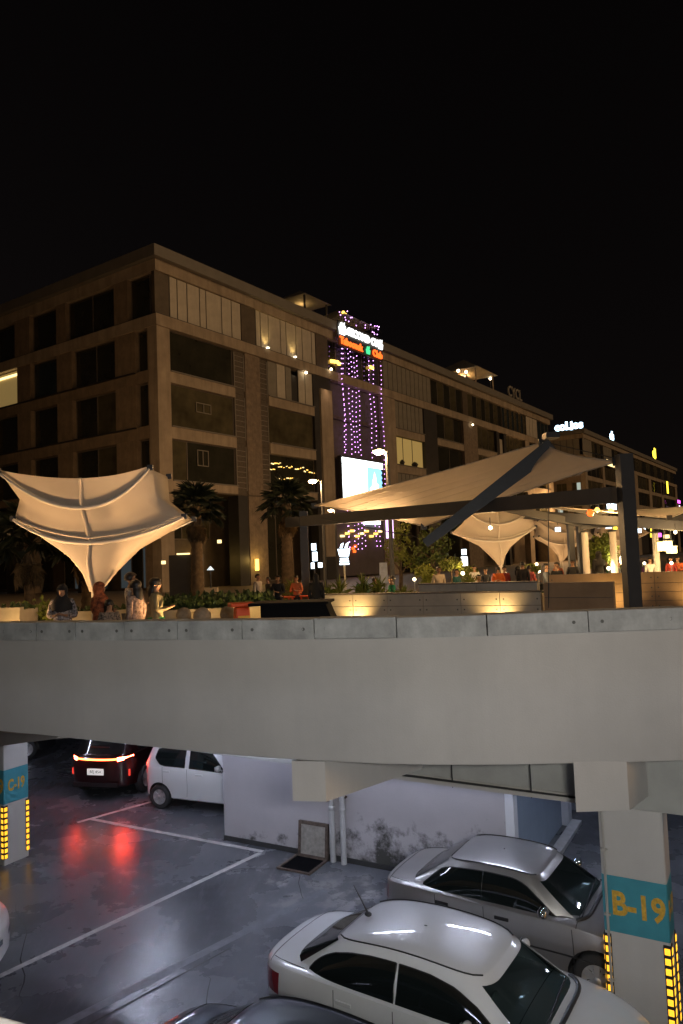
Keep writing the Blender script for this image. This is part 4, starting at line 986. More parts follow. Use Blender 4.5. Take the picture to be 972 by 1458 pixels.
for (x, y, lab) in ((0.15, 19.7, 'small ground uplight by the left of the pale panel wall'), (3.72, 18.1, 'small ground uplight by the right of the pale panel wall'), (7.6, 20.7, 'small ground uplight left of the boarded wall middle'), (9.8, 20.1, 'small ground uplight at the right of the boarded wall'), (-3.9, 18.6, 'small ground uplight before the long palm planter'), (-2.6, 18.8, 'small ground uplight before the palm planter, right'), (-7.3, 16.0, 'small ground uplight before the left planter block')):  # uplights before the planters are unseen, added to brighten the planter fronts
    t = thing('ground_uplight', (x, y, PZ), 0, lab, 'light', 'ground uplights at the walls')
    MB().lathe([(0.09, 0), (0.09, 0.05), (0.07, 0.06)], 10).build('housing', M['steel'], t); MB().lathe([(0.068, 0.061), (0.001, 0.062)], 10).build('lens', M['bulb_warm'], t)
    spot('uplight_beam', (x, y, PZ+0.09), (x+0.12, y+0.35, PZ+0.45), 78 if y < 20.5 and x < 5 else 70, (1.0, 0.62, 0.22), 120, 0.9, None, 0.03)
# black sloped vent box, orange stall, spheres, planters
M['black_panel'] = mat('matt_black_sheet', (0.004, 0.004, 0.005), 0.8, spec=0.1)
t = thing('vent_box', (-0.78, 11.2, PZ), R(-6), 'low black box with sloping sides behind the coping', 'vent')
MB().add([(-0.45, -0.30, 0.0), (0.98, -0.30, 0.0), (0.98, 0.5, 0), (-0.45, 0.5, 0), (-0.50, -0.1, 1.18), (0.50, -0.1, 1.18), (0.50, 0.5, 1.18), (-0.50, 0.5, 1.18)],
         [(3, 2, 1, 0), (4, 5, 6, 7), (0, 1, 5, 4), (1, 2, 6, 5), (2, 3, 7, 6), (3, 0, 4, 7)]).build('body', M['black_panel'], t, bevel=0.01)
MB().box(-0.66, 0.56, -0.22, 0.55, 1.182, 1.22).build('lid', M['black_panel'], t); MB().box(0.02, 0.03, -0.33, -0.31, 0.1, 0.95).build('seam', M['steel'], t)
M['orange_plastic'] = mat('orange_red_plastic', (0.75, 0.10, 0.02), 0.4)
M['yellow_plastic'] = mat('yellow_plastic', (0.8, 0.45, 0.05), 0.5)
t = thing('toy_car_ride', (-1.86, 13.2, PZ), R(20), 'orange red plastic stand with yellow trim beside the black vent box', 'stand')
MB().box(-0.16, 0.16, -0.14, 0.14, 0.4, 1.05, tx=0.75, ty=0.8).build('body', M['orange_plastic'], t, bevel=0.02); MB().box(-0.22, 0.22, -0.18, 0.18, 1.06, 1.13).build('top', M['orange_plastic'], t, bevel=0.015)
MB().box(-0.10, 0.11, -0.165, -0.145, 0.72, 0.9).build('panel', M['yellow_plastic'], t); MB().box(-0.20, 0.20, -0.2, 0.2, 0, 0.395).build('base', M['wall_warm'], t)
for i, (x, y) in enumerate(((-1.35, 25.2), (-1.95, 22.8), (-1.0, 22.9))):
    t = thing('plastic_table', (x, y, PZ), 0.3*i, ('red plastic cafe table by the left frame post', 'red plastic cafe table left of the dark clothed person', 'red plastic cafe table right of the left frame post')[i], 'table', 'red plastic cafe tables')
    MB().box(-0.35, 0.35, -0.3, 0.3, 0.70, 0.74).build('tabletop', M['orange_plastic'], t, bevel=0.01)
    for sx in (-1, 1):
        for sy in (-1, 1): MB().box(sx*0.28-0.025, sx*0.28+0.025, sy*0.24-0.025, sy*0.24+0.025, 0, 0.699).build('leg', M['orange_plastic'], t)
    point('table_candle', (x, y, PZ+0.95), 1.6, (1, 0.35, 0.1), 0.05)
M['ball'] = mat('ball_concrete', (0.26, 0.225, 0.18), 0.85, var=0.25, scale=9, bump=0.2)
for x, y, lab in ((-4.0, 18.2, 'concrete ball bollard in front of the planter, left of the pair'), (-2.9, 18.1, 'concrete ball bollard in front of the planter, next to the orange stand'), (-3.0, 15.4, 'concrete ball bollard barely showing over the coping between two others')):
    t = thing('ball_bollard', (x, y, PZ), 0, lab, 'bollard', 'concrete ball bollards')
    MB().ball((0, 0, 0.60 if y > 16 else 0.75), 0.19, 20).build('ball', M['ball'], t); MB().lathe([(0.14, 0), (0.14, 0.38 if y > 16 else 0.53), (0.11, 0.44 if y > 16 else 0.59)], 14).build('base', M['ball'], t)
M['leaf_dark'] = mat('dark_shrub_leaf', (0.045, 0.075, 0.018), 0.6, var=0.5, scale=3)
M['leaf_yellow'] = mat('yellow_green_leaf', (0.17, 0.20, 0.03), 0.55, var=0.45, scale=4)
M['leaf_mid'] = mat('mid_green_leaf', (0.07, 0.10, 0.02), 0.55, var=0.5, scale=4)
M['bark'] = mat('palm_bark', (0.12, 0.085, 0.05), 0.95, var=0.45, scale=5, bump=0.5, bscale=18)
M['soil'] = mat('soil', (0.04, 0.03, 0.02), 1)
M['stone_warm'] = mat('planter_stone', (0.45, 0.38, 0.29), 0.8, var=0.15, scale=2)
def leafcloud(name, m, par, n, vol, size, loc=(0, 0, 0), seed=1, upright=0.0):
    rnd = random.Random(seed); mb = MB()
    for _ in range(n):
        p = Vector(vol(rnd)); d = Vector((rnd.gauss(0, 1), rnd.gauss(0, 1), rnd.gauss(0, 1)+upright)).normalized()
        s = d.cross(Vector((rnd.gauss(0, 1), rnd.gauss(0, 1), rnd.gauss(0, 1)))).normalized(); l = size*(0.6+rnd.random()*0.8); w = l*0.32
        k = d.cross(s)*l*0.12
        mb.add([p, p+d*l*0.5+s*w+k, p+d*l, p+d*l*0.5-s*w+k], [(0, 1, 2), (0, 2, 3)])
    o = mb.build(name, m, par, loc); tag(o, kind='stuff'); return o
def planter(x, y, w, d, h, rz, label, hh=0.4, n=900, seed=1, m='leaf_dark'):
    t = thing('planter', (x, y, PZ), rz, label, 'planter')
    mb = MB()
    for a in ((-w, w, -d, -d+0.12), (-w, w, d-0.12, d), (-w, -w+0.12, -d+0.12, d-0.12), (w-0.12, w, -d+0.12, d-0.12)): mb.box(a[0]/1, a[1], a[2], a[3], 0, h)
    mb.build('trough', M['stone_warm'], t); MB().box(-w+0.12, w-0.12, -d+0.12, d-0.12, 0.01, h-0.05).build('soil', M['soil'], t)
    mb = MB().box(-w-0.03, w+0.03, -d-0.04, -d+0.15, h+0.001, h+0.07); mb.build('rim', M['stone_warm'], t)
    leafcloud('foliage', M[m], t, n, lambda r: (r.uniform(-w*.9, w*.9), r.uniform(-d*.8, d*.8), h-0.05+hh*r.random()**0.7*(0.7+0.3*math.sin(7*r.random()))), 0.16, seed=seed, upright=1.2)
    return t
planter(-3.6, 20.9, 1.7, 0.8, 0.55, R(4), 'long pale stone planter of dark groundcover below the palms', 0.45, 2200, 3)
planter(-7.9, 17.2, 0.50, 0.5, 0.95, 0, 'pale stone planter block at the left edge of the plaza', 0.1, 60, 4)
planter(-6.8, 18.6, 1.4, 0.5, 0.72, 0, 'low pale stone planter behind the woman in the patterned top', 0.12, 300, 5)
t = thing('bush', (-7.45, 18.0, PZ), 0, 'small yellow green bush by the left planter block', 'bush')
leafcloud('foliage', M['leaf_yellow'], t, 500, lambda r: (r.gauss(0, 0.26), r.gauss(0, 0.2), 0.5+abs(r.gauss(0, 0.22))), 0.15, seed=6); MB().tube([(0, 0, 0), (0.02, 0, 0.6)], 0.03, 6).build('stem', M['bark'], t)
planter(5.2, 22.6, 0.9, 0.35, 0.5, R(-20), 'low planter with small shrubs under the mushroom canopy', 0.25, 200, 8, 'leaf_mid')
# ------------------------------------------------------------------ palms
M['frond'] = mat('palm_frond', (0.014, 0.022, 0.008), 0.6, var=0.4, scale=2)
M['frond_dry'] = mat('dry_frond', (0.17, 0.12, 0.06), 0.8, var=0.3, scale=3)
def fan_mesh(m, seed):
    rnd = random.Random(seed); mb = MB()
    mb.tube([(0, 0, 0), (0, 0.45, 0.1), (0, 0.8, 0.12)], 0.018, 5)
    for k in range(15):
        a = (k-7)/7*R(100); l = 0.75*(1-0.25*abs(k-7)/7)*(0.9+0.2*rnd.random()); dr = -0.18-0.25*rnd.random()
        b = Vector((0, 0.78, 0.12)); d = Vector((math.sin(a), math.cos(a), 0)); s = Vector((d.y, -d.x, 0))*0.04
        mb.add([b, b+d*l*0.5+s+Vector((0, 0, 0.02)), b+d*l+Vector((0, 0, dr)), b+d*l*0.5-s+Vector((0, 0, 0.02))], [(0, 1, 2), (0, 2, 3)])
    return mb.mesh('frond', m)
FAN = [fan_mesh(M['frond'], i) for i in range(3)]; FAND = fan_mesh(M['frond_dry'], 9)
def palm(x, y, h, r, label, lean=0.0, nf=26, sc=1.0, seed=0):
    t = thing('palm_tree', (x, y, PZ), seed*1.3, label, 'palm tree', 'palm trees on the plaza')
    rnd = random.Random(seed); pth = []; rr = []
    k = int(h/0.11)
    for i in range(k+1):
        f = i/k; pth.append((lean*f*f, 0, f*h)); rr.append(r*(1.35-0.55*f**0.6)*(1.0 if i % 2 else 0.88))
    MB().tube(pth, rr, 10).build('trunk', M['bark'], t)
    for i in range(nf):
        a = i*2.399; e = R(75-100*(i/nf))
        o = inst(FAN[i % 3], 'frond', t, (lean, 0, h-0.05-0.25*(i/nf)), (e, 0, a), (sc, sc, sc))
    for i in range(12):
        o = inst(FAND, 'dry_frond', t, (lean, 0, h-0.35-0.1*(i % 3)), (R(-62-rnd.random()*18), 0, i*0.55), (sc*0.8, sc*0.8, sc*0.8))
    return t
palm(-5.6, 28, 4.05, 0.24, 'fan palm with a full dark crown in front of the wall lamp', 0.05, seed=1, sc=0.80)
palm(-2.6, 34, 4.5, 0.30, 'fan palm beside the left frame post', -0.05, seed=2, sc=0.95)
palm(-10.3, 24, 2.9, 0.17, 'slim palm at the left under the mushroom canopy edge', 0.0, seed=3, sc=1.0)
palm(-8.4, 24, 2.9, 0.20, 'palm with an orange lit trunk behind the mushroom canopy stem', 0.05, seed=4, sc=0.9)
# yellow-green potted shrubs
def spiky(x, y, h, label, seed, m='leaf_yellow', stem=0.25, spread=0.3):
    t = thing('potted_shrub', (x, y, PZ), seed, label, 'shrub', 'yellow green shrubs along the panel wall')
    rnd = random.Random(seed)
    MB().lathe([(0.02, 0), (0.15, 0), (0.2, 0.3), (0.17, 0.3), (0.16, 0.26), (0.01, 0.26)], 12).build('pot', M['wall_brown'], t)
    MB().tube([(0, 0, 0.2), (0.01, 0, stem+0.3)], 0.025, 6).build('stem', M['bark'], t)
    mb = MB()
    for _ in range(150):
        a = rnd.random()*6.28; e = R(15+70*rnd.random()); l = spread*(0.8+rnd.random()*0.9); b = Vector((0, 0, stem+0.25+rnd.random()*max(0.05, h-stem-0.6)))
        d = Vector((math.cos(a)*math.cos(e), math.sin(a)*math.cos(e), math.sin(e))); s = Vector((-math.sin(a), math.cos(a), 0))*0.022
        mid = b+d*l*0.55; tip = b+d*l+Vector((0, 0, -0.12*l))
        mb.add([b, mid+s, tip, mid-s], [(0, 1, 2), (0, 2, 3)])
    tag(mb.build('foliage', M[m], t), kind='stuff')
for i, (x, y, h, lab) in enumerate(((-0.55, 22, 1.15, 'yellow green shrub nearest the dark figure by the left post'), (-0.15, 21.8, 1.30, 'spiky yellow green shrub left of the cup sign pole'), (0.55, 21.7, 1.40, 'spiky yellow green shrub with an orange stem right of the cup sign'), (1.02, 21.6, 1.35, 'round yellow green shrub left of the green clothed man'), (1.7, 21.3, 1.0, 'small shrub behind the green clothed man'),
        (-1.75, 24.2, 1.3, 'dim shrub between the dark figures by the palm'), (4.2, 24.5, 1.2, 'small shrub beside the man in the cream shirt'), (3.0, 27, 1.35, 'round shrub below the pale barked tree'))):
    spiky(x, y, h, lab, i+1, spread=0.34 if i != 3 else 0.3)
def topiary(x, y, z, r, label, m='leaf_yellow', flat=0.6, seed=3):
    t = thing('topiary', (x, y, PZ), 0, label, 'topiary', 'clipped topiary trees')
    MB().tube([(0, 0, 0), (0.02, 0, z-PZ-r*0.4)], 0.03, 6).build('trunk', M['bark'], t)
    def vol(rn):
        while True:
            p = Vector((rn.uniform(-1, 1), rn.uniform(-1, 1), rn.uniform(-0.6, 1)))
            if 0.55 < p.length < 1: return (p.x*r, p.y*r, z-PZ+p.z*r*flat)
    leafcloud('crown', M[m], t, 520, vol, 0.11, seed=seed)
topiary(3.80, 26, 5.3, 0.40, 'flat topped yellow green topiary right of the cream shirt man')
topiary(3.2, 29, 5.05, 0.42, 'round clipped shrub left of the cream shirt man', seed=4)
topiary(5.0, 29.5, 4.95, 0.4, 'round clipped shrub behind the white shirt man', seed=5)
topiary(6.55, 25.6, 5.05, 0.26, 'small round shrub by the pink clothed child', seed=6)
def tree(x, y, h, label, n, sp, seed, m='leaf_mid', cz=None):
    t = thing('tree', (x, y, PZ), 0, label, 'tree'); rnd = random.Random(seed)
    MB().tube([(0, 0, 0), (0.05, 0, h*0.3), (0.0, 0, h*0.55), (0.08, 0, h*0.85)], [0.11, 0.09, 0.06, 0.02], 8).build('trunk', M['bark'], t)
    tips = []
    for i in range(9):
        a = i*2.4; z0 = h*(0.32+0.06*i); e = Vector((math.cos(a)*sp*(0.9-0.05*i), math.sin(a)*sp*(0.9-0.05*i), z0+h*0.16))
        MB().tube([(0, 0, z0), tuple(e*0.5+Vector((0, 0, z0*0.5+0.05))), tuple(e)], [0.04, 0.028, 0.01], 5).build('limb', M['bark'], t); tips.append(e)
    def vol(rn):
        e = rn.choice(tips); k = rn.random()
        return (e.x*(0.45+0.6*k)+rn.gauss(0, sp*0.18), e.y*(0.45+0.6*k)+rn.gauss(0, sp*0.18), e.z+rn.gauss(0, h*0.055))
    leafcloud('crown', M[m], t, n, vol, 0.17, seed=seed); return t
tree(3.9, 32, 2.9, 'tall loose leaved tree behind the shade sail tip', 1000, 1.0, 11)
tree(2.6, 34, 3.2, 'olive leaved tree left of the sloping boom end', 600, 0.7, 12, 'leaf_yellow')
tree(11.7, 33, 2.3, 'brightly lit yellow green tree behind the pale posts', 2600, 0.7, 13, 'leaf_yellow'); point('tree_lamp', (12.0, 32.1, 5.2), 60, (1, 0.85, 0.35), 0.1)
t = thing('tree_lantern', (12.25, 32.0, PZ), 0, 'bright lamp glowing in the yellow green tree', 'lamp')
MB().tube([(0, 0, 0), (0, 0, 1.1)], 0.03, 6).build('post', M['steel'], t); MB().ball((0, 0, 1.3), 0.2, 10, sz=1.4).build('globe', M['bulb_warm'], t)
# ------------------------------------------------------------------ lamps, signs, lanterns on the plaza
M['lamp_head'] = emit('sodium_lamp', (1.0, 0.66, 0.30), 45)
def street_or_added_lamp(x, y, h, hd, label, e, arm=(-0.25, 0), headw=0.2, hm='lamp_head'):
    t = thing('street_lamp', (x, y, PZ), 0, label, 'street lamp', 'street lamps on the plaza')
    MB().lathe([(0.13, 0), (0.13, 0.25), (0.085, 0.3), (0.07, h)], 10).build('post', M['steel'], t)
    MB().tube([(0, 0, h-0.05), (arm[0]*0.6, arm[1]*0.6, h+0.08), (arm[0], arm[1], h+0.06)], 0.035, 6).build('arm', M['steel'], t)
    MB().box(-headw, headw, -0.13, 0.13, 0.0, 0.09).build('lamp_head', M['steel'], t, (arm[0], arm[1], h+0.03))
    MB().ball((0, 0, 0), 0.17, 10, sz=0.7, sx=headw/0.15*0.95).build('lamp_bowl', M[hm], t, (arm[0], arm[1], h+0.0))
    point('lamp_light', (arm[0], arm[1], h-0.16), e, (1.0, 0.55, 0.22), 0.14, t)
street_or_added_lamp(1.72, 26, 5.62, 0, 'street lamp on a dark post right of the video screen', 1100, (-0.30, 0))
street_or_added_lamp(-0.92, 36, 5.72, 0, 'street lamp on a thin post left of the video screen', 1100, (-0.45, 0))
street_or_added_lamp(-0.45, 52, 5.3, 0, 'far street lamp just above the shade sail left tip', 300, (-0.3, 0))
street_or_added_lamp(-24, 36, 7.5, 0, 'street lamp beyond the left edge of the photo, near the side street', 850, (0.3, 0))  # unseen lamp added to lift the side street front
street_or_added_lamp(-17, 27, 6.5, 0, 'street lamp beyond the left edge of the photo, near the canopy', 600, (0.3, 0))  # second unseen lamp added for the side front
street_or_added_lamp(-11.5, 14.5, 4.6, 0, 'street lamp beyond the left edge of the photo, closest to the parapet', 420, (0.3, 0))  # unseen lamp added to light planters, people and canopy
street_or_added_lamp(14.2, 20.5, 4.8, 0, 'street lamp beyond the right edge of the photo, closest to the parapet', 700, (-0.3, 0))  # unseen lamp added as fill on the right of the plaza
street_or_added_lamp(25, 38, 8.0, 0, 'street lamp beyond the right edge of the photo', 1500, (-0.3, 0))  # farther unseen fill lamp, added for the plaza and fronts
street_or_added_lamp(34, 114, 9.0, 0, 'street lamp in the gap between the two mall buildings', 5200, (0.3, 0))  # lamp added to brighten the far building's dark side
# tall cup sign on a pole
M['pole_pale'] = mat('pale_pole', (0.5, 0.5, 0.42), 0.5)
t = thing('pole_sign', (0.05, 40, PZ), 0, 'white lit cup sign on a pale pole below the light strings', 'sign')
MB().tube([(0, 0, 0), (0, 0, 1.5)], 0.05, 8).build('pole', M['pole_pale'], t)
cup('cup_emblem', 0.75, M['sign_cool'], t, (0, -0.02, 1.95))
for k in range(3): MB().box(-0.27+0.02*k, 0.27-0.02*k, -0.05, 0.05, 1.5+k*0.14, 1.59+k*0.14).build('lit_bar', M['sign_cool'], t)
t = thing('banner_stand', (1.30, 24, PZ), 0, 'pale grey printed standing banner by the street lamp post', 'banner')
M['banner'] = mat('banner_print', (0.42, 0.46, 0.55), 0.6, var=0.35, scale=3.5)
MB().box(-0.13, 0.13, -0.01, 0.01, 1.0, 1.66).build('banner', M['banner'], t); MB().box(-0.02, 0.02, -0.015, 0.015, 0, 0.999).build('pole', M['steel'], t); MB().box(-0.16, 0.16, -0.14, 0.14, -0.0, 0.03).build('base', M['steel'], t)
t = thing('lit_totem', (-1.75, 44, PZ), 0, 'cluster of white lit shop signs left of the pale column', 'sign')
MB().tube([(0, 0, 0), (0, 0, 1.6)], 0.05, 6).build('pole', M['steel'], t)
for k, (x, z, w, h) in enumerate(((0, 2.4, 0.28, 0.4), (0.05, 1.75, 0.3, 0.55), (-0.1, 1.3, 0.2, 0.36), (0.35, 1.35, 0.25, 0.3))): MB().box(x-w/2, x+w/2, -0.05, 0.05, z, z+h).build('lit_face', M['sign_cool'], t)
t = thing('pole_sign', (5.45, 33, PZ), 0, 'small white lamp sign on a thin warm pole left of the mushroom canopy', 'sign')
MB().tube([(0, 0, 0), (0, 0, 1.3)], 0.035, 6).build('pole', M['pole_pale'], t); MB().box(-0.14, 0.14, -0.06, 0.06, 1.3, 1.72).build('lit_face', M['sign_white'], t); MB().box(-0.1, 0.1, -0.06, 0.06, 1.8, 2.05).build('lit_face', M['sign_cool'], t)
t = thing('blade_sign', (1.95, 30, PZ), 0, 'purple white upright neon sign behind the street lamp post', 'sign')
MB().tube([(0, 0, 0), (0, 0, 2.6)], 0.05, 6).build('pole', M['steel'], t); MB().box(-0.15, 0.15, -0.05, 0.05, 2.6, 3.4).build('lit_face', emit('purple_white_sign', (0.8, 0.5, 1.0), 3), t)
t = thing('kiosk_umbrella', (-6.0, 33, PZ), 0, 'small white lit umbrella of a kiosk behind the palm trunk', 'umbrella')
MB().tube([(0, 0, 0), (0, 0, 1.5)], 0.03, 6).build('pole', M['steel'], t); MB().lathe([(0.17, 1.55), (0.02, 1.72)], 8).build('canopy', emit('lit_umbrella', (0.8, 0.95, 1), 0.9, (0.8, 0.8, 0.8)), t)
MB().box(-0.5, 0.3, -0.2, 0.2, 0.0, 0.75).build('counter', M['stone_warm'], t)
t = thing('kiosk', (-7.5, 35, PZ), 0, 'dark kiosk with a warm lit top between canopy and palm', 'kiosk')
MB().box(-0.7, 0.7, -0.6, 0.6, 0, 2.3).build('body', M['f_dark'], t); MB().box(-0.3, 0.3, -0.7, -0.62, 2.31, 2.38).build('lit_strip', M['lit_strip'], t)
for x, z in ((0.4, 2.65), (1.6, 2.8), (-1.1, 1.9)): MB().box(x-0.09, x+0.09, -0.06, 0.06, z, z+0.16).build('lamp', M['lit_strip'], t)
for i, (x, y, z, s) in enumerate(((11.87, 27, 5.52, 0.18), (12.20, 27.2, 5.42, 0.13))):
    t = thing('box_lantern', (x, y, z), 0.2, ('large square yellow lantern hanging right of the tall post', 'smaller square yellow lantern at the right, hanging lower')[i], 'lantern', 'square yellow lanterns')
    MB().box(-s, s, -s, s, 0, 2*s*0.95).build('shade', emit('lantern_glow%d' % i, (1, 0.82, 0.33), 3.2, (0.8, 0.7, 0.4)), t); MB().tube([(0, 0, 2*s*0.95), (0, 0, 1.4)], 0.02, 6).build('hanger', M['steel'], t)
    point('lantern_light', (0, -0.4, s), 90 if i == 0 else 50, (1, 0.72, 0.3), 0.2, t)
    MB().box(-s-0.03, s+0.03, -s-0.03, s+0.03, 2*s*0.95+0.001, 2*s*0.95+0.04).build('top_frame', M['steel'], t)
for i, (x, y, z, c, lab, w) in enumerate(((8.85, 30, 6.46, 'sign_cool', 'small white lamp pair above the twin dark posts', 0.09), (13.25, 38, 6.75, 'sign_white', 'white light left of the yellow tree', 0.13), (13.85, 38, 6.72, 'sign_cool', 'cool white light right of the yellow tree', 0.12), (14.2, 38, 6.66, 'sign_yellow', 'small yellow light left of the tall post', 0.07), (12.05, 30, 6.28, 'sign_cool', 'bright white light right of the tall post', 0.19), (13.6, 32, 6.1, 'sign_yellow', 'yellow sign light above the lanterns', 0.10), (13.85, 32, 6.1, 'sign_pink', 'small pink light above the lanterns', 0.07), (15.05, 34, 6.05, 'lit_strip', 'warm light at the right above the lanterns', 0.11))):
    t = thing('hanging_lamp', (x, y, z), 0, lab, 'lamp', 'hanging lamps among the canopies')
    MB().box(-w, w, -0.08, 0.08, 0, 0.17).build('lit_face', M[c], t); MB().tube([(0, 0, 0.281), (0, 0, 1.2)], 0.015, 5).build('hanger', M['steel'], t)
for i, (x, y, z, c, lab) in enumerate(((5.5, 30, 7.35, 'sign_red', 'tiny red lamp under the beam left'), (8.35, 24.5, 6.9, 'sign_red', 'red pink lamp cluster under the beam'), (8.62, 24.6, 7.0, 'neon', 'small orange lamp beside the red lamp'), (9.3, 25.2, 7.0, 'neon', 'small warm lamp right of the red lamp'))):
    t = thing('hanging_lamp', (x, y, z), 0, lab, 'lamp', 'coloured lamps under the beam')
    MB().ball((0, 0, 0), 0.09 if i != 1 else 0.13, 8).build('lamp', M[c], t); MB().tube([(0, 0, 0.1), (0, 0, 0.35)], 0.012, 5).build('hanger', M['steel'], t)
    if i > 1: point('lamp_light', (0, 0, -0.2), 95, (1.0, 0.58, 0.22), 0.1, t)

LG = 'small globe lamps among the diners'
rl = random.Random(31)
for i, (x, y, lab) in enumerate(((2.3, 24.0, 'globe lamp between the green shirt and the cream shirt'), (4.15, 25.6, 'globe lamp between the teal shirt and the white shirt'), (5.75, 26.2, 'globe lamp left of the broad person in black'), (6.9, 26.0, 'globe lamp right of the pink clothed child'), (9.75, 27.0, 'globe lamp right of the tall black robe'), (11.2, 27.3, 'globe lamp beside the tall post'), (12.25, 27.4, 'globe lamp below the large lantern'), (13.0, 27.0, 'globe lamp at the right end of the boarded wall'), (3.5, 30.0, 'far globe lamp behind the cream shirt'), (7.9, 30.0, 'far globe lamp left of the twin dark posts'), (10.6, 31.0, 'far globe lamp in front of the bright tree'))):
    t = thing('globe_lamp', (x, y, PZ), 0, lab, 'lamp', LG); h = 1.02+0.25*rl.random()
    MB().lathe([(0.09, 0), (0.09, 0.02), (0.018, 0.04), (0.015, h)], 8).build('post', M['steel'], t)
    MB().ball((0, 0, h+0.05), 0.055+0.02*rl.random(), 8).build('globe', M['bulb_warm'], t); point('globe_light', (0, -0.15, h+0.15), 26, (1.0, 0.66, 0.3), 0.08, t)
for x, y, z, lab in ((4.3, 21.2, 6.42, 'round warm downlight hung under the long beam behind the cream shirt'), (11.2, 24.6, 6.15, 'round warm downlight hung from the farther frame right of the tall post')):
    t = thing('hanging_lamp', (x, y, z), 0, lab, 'lamp', 'coloured lamps under the beam')  # lamps added only to brighten the crowd
    MB().ball((0, 0, 0), 0.06, 8).build('lamp', M['bulb_warm'], t); MB().tube([(0, 0, 0.06), (0, 0, 0.3)], 0.012, 5).build('hanger', M['steel'], t); point('lamp_light', (0, 0, -0.15), 110, (1.0, 0.62, 0.27), 0.1, t)
# ------------------------------------------------------------------ cars
def smooth_keys(keys, xs, k=0.10):
    """piecewise linear keys (x, value) smoothed over +-k metres"""
    def lin(x):
        if x <= keys[0][0]: return keys[0][1]
        for (a, va), (b, vb) in zip(keys, keys[1:]):
            if x <= b: return va+(vb-va)*(x-a)/(b-a)
        return keys[-1][1]
    out = []
    for x in xs:
        s = w = 0
        for j in range(-4, 5):
            g = math.exp(-j*j/5.0); s += lin(x+j*k/4)*g; w += g
        out.append(s/w)
    return out
def carpaint(name, col, metal=0.0, rough=0.35, flake=0.05):
    return mat(name, col, rough, metal=metal, spec=0.5, var=flake, scale=2.2, coat=1.0)
M['car_glass'] = mat('tinted_car_glass', (0.008, 0.011, 0.011), 0.05, spec=0.55)
M['chrome'] = mat('chrome', (0.7, 0.72, 0.75), 0.12, metal=1.0)
M['tyre'] = mat('tyre_rubber', (0.022, 0.022, 0.023), 0.85, bump=0.1)
M['alloy'] = mat('wheel_cover_silver', (0.55, 0.56, 0.58), 0.35, metal=0.6)
M['tail_dark'] = mat('red_lamp_lens', (0.20, 0.008, 0.012), 0.15, spec=0.6, coat=0.6)
M['plate'] = mat('number_plate_white', (0.75, 0.75, 0.72), 0.4)
M['plate_ink'] = mat('plate_ink', (0.03, 0.03, 0.04), 0.5)
M['trim_black'] = mat('black_trim', (0.015, 0.015, 0.016), 0.45)
M['interior'] = mat('grey_interior', (0.10, 0.11, 0.11), 0.8)
M['seat_fabric'] = mat('seat_fabric', (0.22, 0.22, 0.21), 0.9, var=0.15, scale=8)
M['wheel_wrap'] = mat('pale_steering_cover', (0.62, 0.68, 0.68), 0.5)
